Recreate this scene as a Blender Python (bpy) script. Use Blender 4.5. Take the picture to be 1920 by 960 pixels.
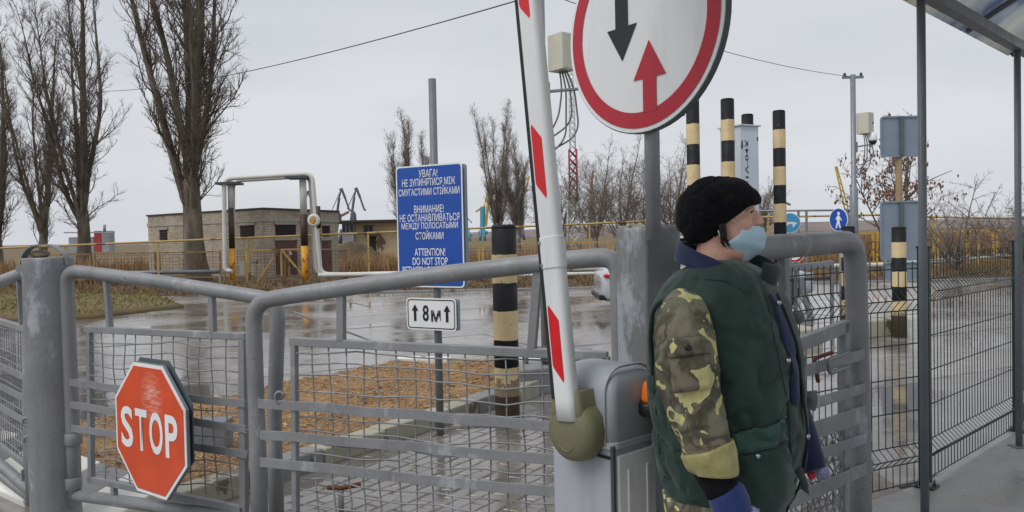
import bpy, bmesh, math, random
from mathutils import Vector, Matrix, noise
R_ = math.radians
V = Vector
scene = bpy.context.scene
for o_ in list(bpy.data.objects):
    bpy.data.objects.remove(o_)
COL = scene.collection

# ------------------------------------------------------------------ camera
F_PX, HCAM = 1478.0, 1.5
PITCH, ROLL = math.atan(37 / F_PX), R_(1.2)
fw = V((0, math.cos(PITCH), -math.sin(PITCH)))
r0 = V((1, 0, 0)); u0 = V((0, math.sin(PITCH), math.cos(PITCH)))
rt = r0 * math.cos(ROLL) - u0 * math.sin(ROLL)
up = r0 * math.sin(ROLL) + u0 * math.cos(ROLL)
CAMP = V((0, 0, HCAM))
cd = bpy.data.cameras.new('camera'); cam = bpy.data.objects.new('camera', cd); COL.objects.link(cam)
cd.sensor_width = 36; cd.sensor_fit = 'HORIZONTAL'; cd.lens = 36 * F_PX / 1920
cd.clip_start = 0.05; cd.clip_end = 6000
M = Matrix((rt, up, -fw)).transposed().to_4x4(); M.translation = CAMP
cam.matrix_world = M
scene.camera = cam

# ------------------------------------------------------------------ sky, sun, exposure
SUN_EL, SUN_AZ = R_(52), R_(-125)          # azimuth measured from +Y towards +X
w = bpy.data.worlds.new('World'); scene.world = w; w.use_nodes = True
nt = w.node_tree; nt.nodes.clear()
out = nt.nodes.new('ShaderNodeOutputWorld'); bg = nt.nodes.new('ShaderNodeBackground')
sky = nt.nodes.new('ShaderNodeTexSky'); sky.sky_type = 'NISHITA'; sky.sun_disc = False
sky.sun_elevation = SUN_EL; sky.sun_rotation = SUN_AZ; sky.dust_density = 4
hs = nt.nodes.new('ShaderNodeHueSaturation'); hs.inputs['Saturation'].default_value = 0.35
nt.links.new(sky.outputs[0], hs.inputs['Color'])
tc = nt.nodes.new('ShaderNodeTexCoord')
mp = nt.nodes.new('ShaderNodeMapping'); mp.inputs['Scale'].default_value = (1.2, 1.2, 4.5)
nt.links.new(tc.outputs['Generated'], mp.inputs['Vector'])
nz = nt.nodes.new('ShaderNodeTexNoise'); nz.inputs['Scale'].default_value = 1.6; nz.inputs['Detail'].default_value = 5
nz.inputs['Roughness'].default_value = 0.5
nt.links.new(mp.outputs[0], nz.inputs['Vector'])
cr = nt.nodes.new('ShaderNodeValToRGB')
cr.color_ramp.elements[0].position = 0.36; cr.color_ramp.elements[0].color = (.555, .582, .625, 1)
cr.color_ramp.elements[1].position = 0.64; cr.color_ramp.elements[1].color = (.64, .662, .692, 1)
sz = nt.nodes.new('ShaderNodeSeparateXYZ'); nt.links.new(tc.outputs['Generated'], sz.inputs[0])
ad = nt.nodes.new('ShaderNodeMath'); ad.operation = 'MULTIPLY_ADD'; ad.inputs[1].default_value = -.35    # overcast: paler towards the horizon
nt.links.new(sz.outputs['Z'], ad.inputs[0]); nt.links.new(nz.outputs['Fac'], ad.inputs[2])
a2 = nt.nodes.new('ShaderNodeMath'); a2.operation = 'ADD'; a2.inputs[1].default_value = .06; nt.links.new(ad.outputs[0], a2.inputs[0])
nt.links.new(a2.outputs[0], cr.inputs['Fac'])
sc = nt.nodes.new('ShaderNodeVectorMath'); sc.operation = 'SCALE'; sc.inputs['Scale'].default_value = 10
nt.links.new(cr.outputs[0], sc.inputs[0])
mx = nt.nodes.new('ShaderNodeMix'); mx.data_type = 'RGBA'; mx.inputs['Factor'].default_value = 0.94
nt.links.new(hs.outputs[0], mx.inputs['A']); nt.links.new(sc.outputs[0], mx.inputs['B'])
nt.links.new(mx.outputs['Result'], bg.inputs['Color']); bg.inputs['Strength'].default_value = 0.10
nt.links.new(bg.outputs[0], out.inputs[0])
sl = bpy.data.lights.new('sun', 'SUN'); so = bpy.data.objects.new('sun', sl); COL.objects.link(so)
sl.energy = 1.5; sl.angle = R_(40); sl.color = (1, .97, .93)
sd = V((math.sin(SUN_AZ) * math.cos(SUN_EL), math.cos(SUN_AZ) * math.cos(SUN_EL), math.sin(SUN_EL)))
so.rotation_euler = (-sd).to_track_quat('-Z', 'Y').to_euler(); so.location = (0, 0, 30)
scene.view_settings.view_transform = 'Standard'; scene.view_settings.look = 'None'
scene.view_settings.exposure = 0.2; scene.view_settings.gamma = 1
scene.view_settings.use_curve_mapping = False
scene.render.engine = 'CYCLES'

# ------------------------------------------------------------------ pixels to places
def ray(px, py):
    return fw + rt * ((px - 960) / F_PX) - up * ((py - 480) / F_PX)
def G(px, py, z=0.0):
    d = ray(px, py); t = (z - HCAM) / d.z
    return CAMP + d * t
def D(px, py, y):
    d = ray(px, py); return CAMP + d * (y / d.y)
def DL(px, py, o, n):
    d = ray(px, py); return CAMP + d * ((o - CAMP).dot(n) / d.dot(n))

# ------------------------------------------------------------------ mesh helper
OFF = {}
class MB:
    def __init__(s): s.v = []; s.f = []; s.m = []; s.s = []
    def add(s, vs, fs, m=0, smooth=False):
        b = len(s.v); s.v += [tuple(x) for x in vs]
        for f in fs:
            s.f.append([b + i for i in f]); s.m.append(m); s.s.append(smooth)
        return s
    def box(s, c, size, R=None, m=0):
        c = V(c); hx, hy, hz = [q / 2 for q in size]
        vs = [V((x, y, z)) for z in (-hz, hz) for x, y in ((-hx, -hy), (hx, -hy), (hx, hy), (-hx, hy))]
        if R is not None: vs = [R @ q for q in vs]
        return s.add([c + q for q in vs], [(3, 2, 1, 0), (4, 5, 6, 7), (0, 1, 5, 4), (1, 2, 6, 5), (2, 3, 7, 6), (3, 0, 4, 7)], m)
    def bar(s, a, b, wd, th, n=V((0, 0, 1)), m=0):
        """flat bar from a to b, width wd across, thickness th along n"""
        a = V(a); b = V(b); t = (b - a).normalized(); n = (V(n) - t * V(n).dot(t)).normalized(); q = n.cross(t)
        R = Matrix((t, q, n)).transposed()
        return s.box((a + b) / 2, ((b - a).length, wd, th), R, m)
    def tube(s, path, r, n=8, m=0, smooth=True, caps=True):
        P = [V(p) for p in path]; k = len(P)
        rr = r if isinstance(r, (list, tuple)) else [r] * k
        T = []
        for i in range(k):
            a = P[max(0, i - 1)]; b = P[min(k - 1, i + 1)]
            t = b - a
            T.append(t.normalized() if t.length > 1e-9 else V((0, 0, 1)))
        u = T[0].orthogonal().normalized(); vs = []
        for i in range(k):
            u = u - T[i] * u.dot(T[i]); u = u.normalized() if u.length > 1e-6 else T[i].orthogonal().normalized()
            q = T[i].cross(u)
            for j in range(n):
                an = 2 * math.pi * j / n
                vs.append(P[i] + (u * math.cos(an) + q * math.sin(an)) * rr[i])
        fs = [(i * n + j, i * n + (j + 1) % n, (i + 1) * n + (j + 1) % n, (i + 1) * n + j) for i in range(k - 1) for j in range(n)]
        s.add(vs, fs, m, smooth)
        if caps:
            b = len(s.v) - len(vs)
            s.f.append([b + j for j in reversed(range(n))]); s.m.append(m); s.s.append(False)
            s.f.append([b + (k - 1) * n + j for j in range(n)]); s.m.append(m); s.s.append(False)
        return s
    def lathe(s, prof, o, ax=V((0, 0, 1)), n=24, m=0, smooth=True, ux=None):
        o = V(o); ax = V(ax).normalized(); u = V(ux) if ux is not None else ax.orthogonal().normalized(); q = ax.cross(u)
        vs = []
        for r, z in prof:
            for j in range(n):
                an = 2 * math.pi * j / n
                vs.append(o + ax * z + (u * math.cos(an) + q * math.sin(an)) * r)
        k = len(prof)
        fs = [(i * n + j, i * n + (j + 1) % n, (i + 1) * n + (j + 1) % n, (i + 1) * n + j) for i in range(k - 1) for j in range(n)]
        s.add(vs, fs, m, smooth)
        b = len(s.v) - len(vs)
        if prof[0][0] > 1e-4: s.f.append([b + j for j in reversed(range(n))]); s.m.append(m); s.s.append(False)
        if prof[-1][0] > 1e-4: s.f.append([b + (k - 1) * n + j for j in range(n)]); s.m.append(m); s.s.append(False)
        return s
    def prism(s, poly, o, ux, uy, th, m=0, mside=None):
        """poly in the plane (o, ux, uy), front face towards ux x uy, thickness th backwards"""
        o = V(o); nn = V(ux).cross(V(uy)).normalized(); k = len(poly)
        fr = [o + V(ux) * x + V(uy) * y for x, y in poly]; bk = [p - nn * th for p in fr]
        s.add(fr + bk, [list(range(k))], m)
        b = len(s.v) - 2 * k
        s.f.append([b + 2 * k - 1 - i for i in range(k)]); s.m.append(m if mside is None else mside); s.s.append(False)
        for i in range(k):
            j = (i + 1) % k
            s.f.append([b + i, b + k + i, b + k + j, b + j]); s.m.append(m if mside is None else mside); s.s.append(False)
        return s
    def loft(s, rings, m=0, smooth=True, caps=True, closed=True):
        k = len(rings); n = len(rings[0])
        vs = [p for r in rings for p in r]
        e = n if closed else n - 1
        fs = [(i * n + j, i * n + (j + 1) % n, (i + 1) * n + (j + 1) % n, (i + 1) * n + j) for i in range(k - 1) for j in range(e)]
        s.add(vs, fs, m, smooth)
        if caps:
            b = len(s.v) - len(vs)
            s.f.append([b + j for j in reversed(range(n))]); s.m.append(m); s.s.append(False)
            s.f.append([b + (k - 1) * n + j for j in range(n)]); s.m.append(m); s.s.append(False)
        return s
    def mesh(s, name, mats, off=V((0, 0, 0))):
        me = bpy.data.meshes.new(name)
        me.from_pydata([(x - off.x, y - off.y, z - off.z) for x, y, z in s.v], [], s.f)
        for mm in (mats if isinstance(mats, (list, tuple)) else [mats]): me.materials.append(mm)
        me.polygons.foreach_set('material_index', s.m); me.polygons.foreach_set('use_smooth', s.s)
        me.update(); return me
    def build(s, name, mats, parent=None, bevel=0, label=None, cat=None, group=None, kind=None, base=None, fixn=True):
        off = OFF[parent.as_pointer()] if parent is not None else (V(base) if base is not None else V((0, 0, 0)))
        me = s.mesh(name, mats, off)
        if fixn:
            b = bmesh.new(); b.from_mesh(me); bmesh.ops.recalc_face_normals(b, faces=b.faces); b.to_mesh(me); b.free()
        o = bpy.data.objects.new(name, me); COL.objects.link(o)
        if parent is not None: o.parent = parent
        else: o.location = off
        OFF[o.as_pointer()] = off
        if bevel:
            md = o.modifiers.new('bevel', 'BEVEL'); md.width = bevel; md.segments = 2; md.limit_method = 'ANGLE'; md.angle_limit = R_(40)
        return tag(o, label, cat, group, kind)
def tag(o, label=None, cat=None, group=None, kind=None):
    if label: o['label'] = label
    if cat: o['category'] = cat
    if group: o['group'] = group
    if kind: o['kind'] = kind
    return o
def thing(name, label, cat, loc, group=None):
    o = bpy.data.objects.new(name, None); COL.objects.link(o); o.location = V(loc); o.empty_display_size = .1
    OFF[o.as_pointer()] = V(loc)
    return tag(o, label, cat, group)
def raw(name, me, parent, mats=None):
    """object from a mesh in world coordinates"""
    off = OFF[parent.as_pointer()]
    me.transform(Matrix.Translation(-off))
    o = bpy.data.objects.new(name, me); COL.objects.link(o); o.parent = parent; OFF[o.as_pointer()] = off
    return o
def fillet(pts, rad, n=6):
    P = [V(p) for p in pts]; res = [P[0]]
    for i in range(1, len(P) - 1):
        a = (P[i - 1] - P[i]); b = (P[i + 1] - P[i])
        d = min(rad, a.length * .49, b.length * .49)
        p0 = P[i] + a.normalized() * d; p2 = P[i] + b.normalized() * d
        for k in range(n + 1):
            t = k / n; res.append(p0 * (1 - t) ** 2 + P[i] * 2 * t * (1 - t) + p2 * t * t)
    res.append(P[-1]); return res
def rrect(w, h, r, n=5):
    pts = []
    for cx, cy, a0 in ((w / 2 - r, h / 2 - r, 0), (-w / 2 + r, h / 2 - r, 90), (-w / 2 + r, -h / 2 + r, 180), (w / 2 - r, -h / 2 + r, 270)):
        for k in range(n + 1):
            a = R_(a0 + 90 * k / n); pts.append((cx + r * math.cos(a), cy + r * math.sin(a)))
    return pts
def circ(r, n=48): return [(r * math.cos(2 * math.pi * k / n), r * math.sin(2 * math.pi * k / n)) for k in range(n)]
def lerp(a, b, t): return a + (b - a) * t
def table(tb, x):
    if x <= tb[0][0]: return tb[0][1:]
    for p, q in zip(tb, tb[1:]):
        if x <= q[0]:
            t = (x - p[0]) / (q[0] - p[0]); t2 = t
            return [lerp(a, b, t2) for a, b in zip(p[1:], q[1:])]
    return tb[-1][1:]
def text_mesh(name, body, o, ux, uy, height, width=None, mat=None, parent=None, bold=0.012, align='CENTER'):
    cu = bpy.data.curves.new(name, 'FONT'); cu.body = body; cu.align_x = align; cu.align_y = 'CENTER'
    cu.offset = bold; cu.size = 1; cu.resolution_u = 4
    t = bpy.data.objects.new(name, cu); COL.objects.link(t)
    bpy.context.view_layer.update()
    dg = bpy.context.evaluated_depsgraph_get()
    me = bpy.data.meshes.new_from_object(t.evaluated_get(dg))
    bpy.data.objects.remove(t); bpy.data.curves.remove(cu)
    xs = [v.co.x for v in me.vertices]; ys = [v.co.y for v in me.vertices]
    cx, cy = (min(xs) + max(xs)) / 2, (min(ys) + max(ys)) / 2
    sy = height / (max(ys) - min(ys)); sx = (width / (max(xs) - min(xs))) if width else sy
    ux = V(ux).normalized(); uy = V(uy).normalized()
    for v in me.vertices:
        p = V(o) + ux * ((v.co.x - cx) * sx) + uy * ((v.co.y - cy) * sy); v.co = p
    me.name = name; me.materials.clear(); me.materials.append(mat)
    ob = raw(name, me, parent)
    return ob

# ------------------------------------------------------------------ materials
MT = {}
def srgb(r, g, b):
    f = lambda c: (c / 255 / 12.92) if c / 255 <= .04045 else ((c / 255 + .055) / 1.055) ** 2.4
    return (f(r), f(g), f(b), 1)
class NT:
    def __init__(s, name):
        s.mat = bpy.data.materials.new(name); s.mat.use_nodes = True; s.t = s.mat.node_tree
        s.b = s.t.nodes['Principled BSDF']; s.geo = s.t.nodes.new('ShaderNodeNewGeometry'); MT[name] = s.mat
    def n(s, kind, **kw):
        nd = s.t.nodes.new(kind)
        for k, v in kw.items():
            if k in nd.inputs: nd.inputs[k].default_value = v
            else: setattr(nd, k, v)
        return nd
    def l(s, a, b): s.t.links.new(a, b)
    def pos(s, scale=(1, 1, 1), rot=(0, 0, 0)):
        m = s.n('ShaderNodeMapping'); m.inputs['Scale'].default_value = scale; m.inputs['Rotation'].default_value = rot
        s.l(s.geo.outputs['Position'], m.inputs['Vector']); return m.outputs[0]
    def noise(s, scale, detail=4, rough=.55, vec=None, dist=0):
        nd = s.n('ShaderNodeTexNoise', Scale=scale, Detail=detail, Roughness=rough, Distortion=dist)
        s.l(vec if vec is not None else s.geo.outputs['Position'], nd.inputs['Vector']); return nd.outputs['Fac']
    def ramp(s, fac, stops, interp='LINEAR'):
        r = s.n('ShaderNodeValToRGB'); r.color_ramp.interpolation = interp
        e = r.color_ramp.elements
        e[0].position, e[0].color = stops[0][0], stops[0][1]; e[1].position, e[1].color = stops[-1][0], stops[-1][1]
        for p, c in stops[1:-1]:
            q = e.new(p); q.color = c
        s.l(fac, r.inputs['Fac']); return r.outputs['Color']
    def mix(s, fac, a, b):
        m = s.n('ShaderNodeMix', data_type='RGBA')
        for sock, x in ((m.inputs['Factor'], fac), (m.inputs['A'], a), (m.inputs['B'], b)):
            if hasattr(x, 'is_linked'): s.l(x, sock)
            else: sock.default_value = x
        return m.outputs['Result']
    def math(s, op, a, b=0):
        m = s.n('ShaderNodeMath', operation=op)
        for sock, x in ((m.inputs[0], a), (m.inputs[1], b)):
            if hasattr(x, 'is_linked'): s.l(x, sock)
            else: sock.default_value = x
        return m.outputs[0]
    def bump(s, h, strength=.3, dist=.01):
        b = s.n('ShaderNodeBump', Strength=strength, Distance=dist); s.l(h, b.inputs['Height']); s.l(b.outputs[0], s.b.inputs['Normal'])
    def set(s, **kw):
        for k, v in kw.items():
            k = k.replace('_', ' ')
            if hasattr(v, 'is_linked'): s.l(v, s.b.inputs[k])
            else: s.b.inputs[k].default_value = v
        return s
def g1(x): return (x, x, x, 1)
def sh(c, k): return (min(1, c[0] * k), min(1, c[1] * k), min(1, c[2] * k), 1)
def paint(name, col, rough=.45, var=.18, scale=6, chips=None, chip_at=.68, bump=.15, bscale=60, metallic=0, chip_scale=5, spec=.5, coat=0):
    t = NT(name)
    c = t.ramp(t.noise(scale, 6, .6), [(.3, sh(col, 1 - var)), (.7, sh(col, 1 + var))])
    # dirt streaks running down
    st = t.noise(9, 4, .6, t.pos((1, 1, .12)))
    c = t.mix(t.ramp(st, [(.58, g1(0)), (.75, g1(.35))]), c, sh(col, .55))
    if chips:
        k = t.ramp(t.noise(chip_scale, 5, .6, t.pos((1, 1, .55))), [(chip_at, g1(0)), (chip_at + .015, g1(1))])
        c = t.mix(k, c, chips)
    t.set(Base_Color=c, Roughness=t.ramp(t.noise(scale * 2, 4), [(.3, g1(max(.05, rough - .1))), (.7, g1(min(1, rough + .12)))]), Metallic=metallic)
    t.b.inputs['Specular IOR Level'].default_value = spec
    if coat: t.b.inputs['Coat Weight'].default_value = coat; t.b.inputs['Coat Roughness'].default_value = .08
    if bump: t.bump(t.noise(bscale, 4, .6), bump, .004)
    return t.mat
def old_paint(name, col, pale, rust_at=.70, pale_at=.60, scale=5, rough=.42):
    t = NT(name)
    c = t.ramp(t.noise(3, 7, .65), [(.28, sh(col, .80)), (.5, col), (.74, sh(col, 1.16))])
    st = t.noise(13, 5, .65, t.pos((1, 1, .10)))                       # brush marks and runs
    c = t.mix(t.ramp(st, [(.52, g1(0)), (.72, g1(.45))]), c, sh(col, .62))
    k = t.ramp(t.noise(scale, 7, .7, t.pos((1, 1, .5))), [(pale_at - .02, g1(0)), (pale_at + .05, g1(.7))]); c = t.mix(k, c, pale)
    sm = t.ramp(t.noise(6, 6, .7, t.pos((1, 1, .18))), [(.56, g1(0)), (.8, g1(.5))]); c = t.mix(sm, c, srgb(96, 88, 78))
    k2 = t.ramp(t.noise(17, 7, .75), [(rust_at, g1(0)), (rust_at + .03, g1(.9))]); c = t.mix(k2, c, srgb(92, 66, 50))
    k3 = t.ramp(t.noise(60, 3, .6), [(.66, g1(0)), (.72, g1(.5))]); c = t.mix(k3, c, sh(col, .5))
    t.set(Base_Color=c, Roughness=t.ramp(t.noise(9, 5, .7), [(.3, g1(rough - .16)), (.7, g1(rough + .2))]))
    h = t.math('ADD', t.noise(34, 6, .65), t.math('MULTIPLY', st, .8)); t.bump(h, .5, .006); return t.mat
old_paint('gate_grey', srgb(134, 136, 139), srgb(174, 180, 186), .655, .605)
old_paint('post_grey', srgb(126, 128, 132), srgb(176, 182, 188), .66, .57, 3.2)
old_paint('post_flaky', srgb(118, 120, 122), srgb(174, 180, 188), .66, .52, 3.0, .5)
paint('galv', srgb(128, 134, 140), .42, .12, 10, metallic=.25)
paint('galv_light', srgb(158, 162, 166), .45, .12, 8, metallic=.1)
paint('pole_grey', srgb(112, 118, 122), .5, .12, 8)
paint('sign_white', srgb(232, 234, 236), .35, .03, 3, bump=.02)
paint('sign_red', srgb(185, 30, 50), .35, .06, 4, bump=.02)
paint('stop_red', srgb(216, 66, 34), .38, .07, 5, bump=.05)
paint('canopy_steel', srgb(108, 114, 120), .45, .14, 8)
paint('sign_blue', srgb(26, 78, 168), .35, .05, 4, bump=.02)
paint('sign_black', srgb(28, 28, 34), .4, .1, 4, bump=.02)
paint('sign_back', srgb(128, 142, 158), .45, .06, 5, bump=.04)
paint('sign_back_dark', srgb(84, 96, 100), .5, .12, 5)
paint('dark_grey', srgb(70, 74, 80), .5, .12, 8)
def band_paint(name, col):
    t = NT(name)
    c = t.ramp(t.noise(5, 6, .65), [(.3, sh(col, .82)), (.7, sh(col, 1.1))])
    st = t.noise(11, 5, .65, t.pos((1, 1, .12))); c = t.mix(t.ramp(st, [(.54, g1(0)), (.74, g1(.5))]), c, sh(col, .6))
    k = t.ramp(t.noise(14, 6, .72), [(.66, g1(0)), (.68, g1(.9))]); c = t.mix(k, c, srgb(112, 104, 92))
    sp = t.n('ShaderNodeSeparateXYZ'); t.l(t.geo.outputs['Position'], sp.inputs[0])      # mud splashed up from the road
    z = t.math('ADD', sp.outputs['Z'], t.math('MULTIPLY', t.noise(9, 6, .75), -.7)); c = t.mix(t.ramp(z, [(-.34, g1(.8)), (-.12, g1(0))]), c, srgb(112, 98, 80))
    t.set(Base_Color=c, Roughness=t.ramp(t.noise(8, 5), [(.3, g1(.5)), (.7, g1(.75))])); t.b.inputs['Specular IOR Level'].default_value = .3; t.bump(t.noise(30, 5, .6), .25, .004); return t.mat
band_paint('post_black', srgb(28, 29, 33)); band_paint('post_cream', srgb(220, 198, 154))
paint('boom_white', srgb(226, 228, 230), .35, .03, 3, srgb(130, 138, 148), .74, .03, 20, chip_scale=7)
paint('boom_red', srgb(214, 28, 36), .35, .05, 4, bump=.02)
paint('rubber', srgb(34, 36, 40), .7, .2, 20)
paint('cab_grey', srgb(170, 174, 182), .4, .08, 3, bump=.12, bscale=400)
paint('cab_silver', srgb(224, 225, 225), .35, .05, 3, bump=.05)
paint('olive', srgb(116, 114, 88), .5, .06, 5, bump=.1, bscale=300)
paint('box_beige', srgb(196, 194, 178), .5, .06, 6)
paint('fence_green', srgb(26, 48, 44), .4, .12, 9)
paint('green_post', srgb(20, 46, 42), .4, .15, 9)
paint('yellow', srgb(182, 154, 92), .6, .2, 2.5, srgb(116, 86, 58), .56, .15, 30, chip_scale=2)
paint('yellow_strong', srgb(206, 164, 56), .5, .15, 2, srgb(110, 60, 36), .68, .1, 30, chip_scale=2)
paint('pipe_white', srgb(208, 208, 202), .5, .1, 1.6, srgb(120, 112, 100), .64, .15, 20, chip_scale=1.6)
paint('brown_paint', srgb(66, 44, 40), .55, .2, 2, srgb(110, 74, 54), .68)
paint('rust_yellow', srgb(206, 150, 40), .6, .2, 2, srgb(150, 72, 30), .55)
paint('rust_pale', srgb(146, 122, 88), .7, .2, 3, srgb(104, 78, 56), .56)
paint('rust', srgb(120, 76, 52), .75, .25, 4)
paint('door_brown', srgb(84, 56, 48), .65, .25, 1.2, srgb(120, 80, 62), .6)
paint('louvre', srgb(52, 36, 38), .6, .2, 3)
paint('roof_felt', srgb(62, 60, 60), .8, .2, 2)
paint('conc_plain', srgb(158, 152, 142), .8, .16, 1.5, bump=.3, bscale=25)
paint('brick_a', srgb(186, 168, 140), .85, .14, 2.2, bump=.3, bscale=30)
paint('brick_b', srgb(168, 148, 118), .85, .18, 2.2, bump=.3, bscale=30)
paint('plaster', srgb(196, 176, 142), .85, .12, .5, srgb(120, 104, 84), .62, .2, 12, chip_scale=.6)
paint('win_dark', srgb(30, 34, 40), .2, .1, 2)
paint('crane_dark', srgb(94, 97, 112), .6, .1, .05)  # greyed base colour carries the distance haze on the cranes
paint('crane_red', srgb(150, 104, 112), .6, .1, .05)
paint('crane_yellow', srgb(190, 166, 84), .6, .1, .05)
paint('crane_blue', srgb(80, 150, 178), .6, .1, .05)
paint('crane_teal', srgb(112, 178, 186), .6, .1, .05)
paint('mast_red', srgb(150, 44, 66), .5, .1, .3)
paint('mast_white', srgb(222, 222, 222), .5, .08, .3)
paint('cable', srgb(48, 50, 54), .6, .1, 5)
paint('cable_grey', srgb(112, 114, 116), .6, .1, 5)
paint('car_silver', srgb(190, 194, 200), .25, .03, 2, bump=0, metallic=.35, coat=.8)
paint('tyre', srgb(28, 28, 28), .85, .2, 10)
paint('lamp_red', srgb(190, 26, 44), .12, .1, 6, bump=0)
paint('orange_lens', srgb(240, 120, 20), .25, .05, 8, bump=0)
paint('black_plastic', srgb(26, 27, 30), .45, .1, 10)
paint('chrome', srgb(170, 174, 178), .2, .05, 10, metallic=.9, bump=0)
paint('sign_cyan', srgb(74, 158, 206), .4, .05, 4, bump=.02)
paint('stone', srgb(150, 134, 114), .8, .25, 20, bump=.4, bscale=40)
paint('wood_post', srgb(150, 128, 96), .8, .2, 6)
paint('yantar_white', srgb(208, 220, 232), .4, .04, 2, bump=.03)
paint('yantar_side', srgb(196, 206, 214), .4, .05, 2, bump=.03)
paint('text_navy', srgb(22, 30, 58), .5, .05, 2, bump=0)
paint('far_red', srgb(176, 60, 66), .6, .1, .2)
paint('far_grey', srgb(150, 154, 160), .6, .1, .2)
paint('kerb_white', srgb(232, 230, 222), .6, .1, 2, srgb(140, 132, 120), .64, .25, 25)
paint('kerb_grey', srgb(132, 132, 132), .6, .16, 2, srgb(94, 88, 80), .6, bump=.25, bscale=25)
paint('kerb_pale', srgb(164, 160, 142), .65, .18, 2, srgb(108, 100, 88), .58, .25, 25)
# ------------------------------------------------------------------ ground materials
def wet_concrete(name, base, dark, rough_lo=.06, rough_hi=.42, scale=.55, grain=90, slab=True, tint=(.84, 1.12), puddle=(.44, .60)):
    t = NT(name)
    big = t.noise(scale, 6, .62, None, .4)
    mid = t.noise(5, 6, .65)
    c = t.ramp(mid, [(.28, dark), (.72, base)])
    wet = t.ramp(big, [(puddle[0], g1(0)), (puddle[1], g1(1))])
    c = t.mix(wet, c, sh(dark, .8))
    stain = t.ramp(t.noise(1.3, 6, .7, t.pos((1, 1.8, 1), (0, 0, .5))), [(.56, g1(0)), (.74, g1(.7))])
    c = t.mix(stain, c, (dark[0] * .9, dark[1] * .74, dark[2] * .58, 1))
    if slab:
        oi = t.n('ShaderNodeObjectInfo')
        k = t.ramp(oi.outputs['Random'], [(0, g1(tint[0])), (1, g1(tint[1]))])
        m = t.n('ShaderNodeMix', data_type='RGBA', blend_type='MULTIPLY'); m.inputs['Factor'].default_value = 1
        t.l(c, m.inputs['A']); t.l(k, m.inputs['B']); c = m.outputs['Result']
    r = t.mix(wet, t.ramp(mid, [(.3, g1(rough_hi - .12)), (.75, g1(rough_hi))]), g1(rough_lo))
    t.set(Base_Color=c, Roughness=r); t.b.inputs['Specular IOR Level'].default_value = .6
    h = t.math('MULTIPLY', t.noise(grain, 4, .6), t.math('SUBTRACT', 1.0, wet))
    h2 = t.math('ADD', h, t.math('MULTIPLY', t.noise(7, 3, .5), .5))
    t.bump(h2, .3, .006)
    return t.mat
wet_concrete('slab_wet', srgb(166, 163, 161), srgb(122, 117, 113), .05, .28, .45, puddle=(.40, .58))
wet_concrete('paver_wet', srgb(156, 152, 148), srgb(120, 114, 108), .05, .24, .8, tint=(.86, 1.12), puddle=(.34, .58))
wet_concrete('pavement_wet', srgb(154, 153, 151), srgb(122, 121, 119), .2, .55, .7, slab=False, puddle=(.5, .66))
def soil(name, a, b, c_, scale=3, rough=.9, wet=False):
    t = NT(name)
    c = t.ramp(t.noise(scale, 8, .65), [(.3, a), (.5, b), (.72, c_)])
    t.set(Base_Color=c, Roughness=rough); t.bump(t.noise(scale * 12, 6, .7), .6, .02); return t.mat
soil('soil', srgb(84, 70, 52), srgb(112, 94, 64), srgb(112, 106, 70), .8)
soil('soil_dark', srgb(60, 50, 42), srgb(84, 68, 52), srgb(100, 84, 62), 3)
soil('chip_soil', srgb(98, 76, 56), srgb(142, 112, 78), srgb(172, 140, 100), 2.5)
soil('joint_dirt', srgb(48, 44, 40), srgb(64, 56, 48), srgb(78, 70, 60), 6, .5)
soil('joint_sand', srgb(92, 86, 80), srgb(108, 102, 94), srgb(122, 114, 104), 6, .35)
soil('field', srgb(110, 90, 64), srgb(128, 108, 76), srgb(120, 110, 80), .02)
soil('wooded', srgb(112, 102, 100), srgb(126, 114, 110), srgb(134, 124, 116), .03)  # ridge tones lightened, distance haze put into the colour
def blade_mat(name, cols, rough=.8):
    t = NT(name)
    c = t.ramp(t.noise(2.3, 5, .7), [(.3, cols[0]), (.5, cols[1]), (.72, cols[2])])
    t.set(Base_Color=c, Roughness=rough); return t.mat
blade_mat('grass_green', (srgb(104, 98, 52), srgb(126, 122, 66), srgb(136, 120, 74)))
blade_mat('grass_dry', (srgb(118, 96, 66), srgb(146, 122, 86), srgb(112, 98, 66)))
blade_mat('litter', (srgb(86, 68, 48), srgb(116, 92, 64), srgb(104, 98, 58)))
blade_mat('reed', (srgb(150, 120, 84), srgb(172, 140, 100), srgb(130, 104, 76)))
blade_mat('reed_r', (srgb(140, 108, 80), srgb(164, 130, 94), srgb(120, 94, 72)))
t = NT('chips'); c = t.ramp(t.noise(26, 4, .7), [(.28, srgb(100, 78, 58)), (.45, srgb(160, 126, 88)), (.6, srgb(188, 152, 108)), (.75, srgb(218, 190, 146))]); t.set(Base_Color=c, Roughness=.8)

# ------------------------------------------------------------------ terrain
rnd = random.Random(5)
mb = MB(); mb.add([(-1500, -60, -.17), (1500, -60, -.17), (1500, 3000, -.17), (-1500, 3000, -.17)], [(0, 1, 2, 3)])
mb.build('ground', MT['soil'], kind='structure', label='brown soil and dead grass stretching to the horizon')
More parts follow.
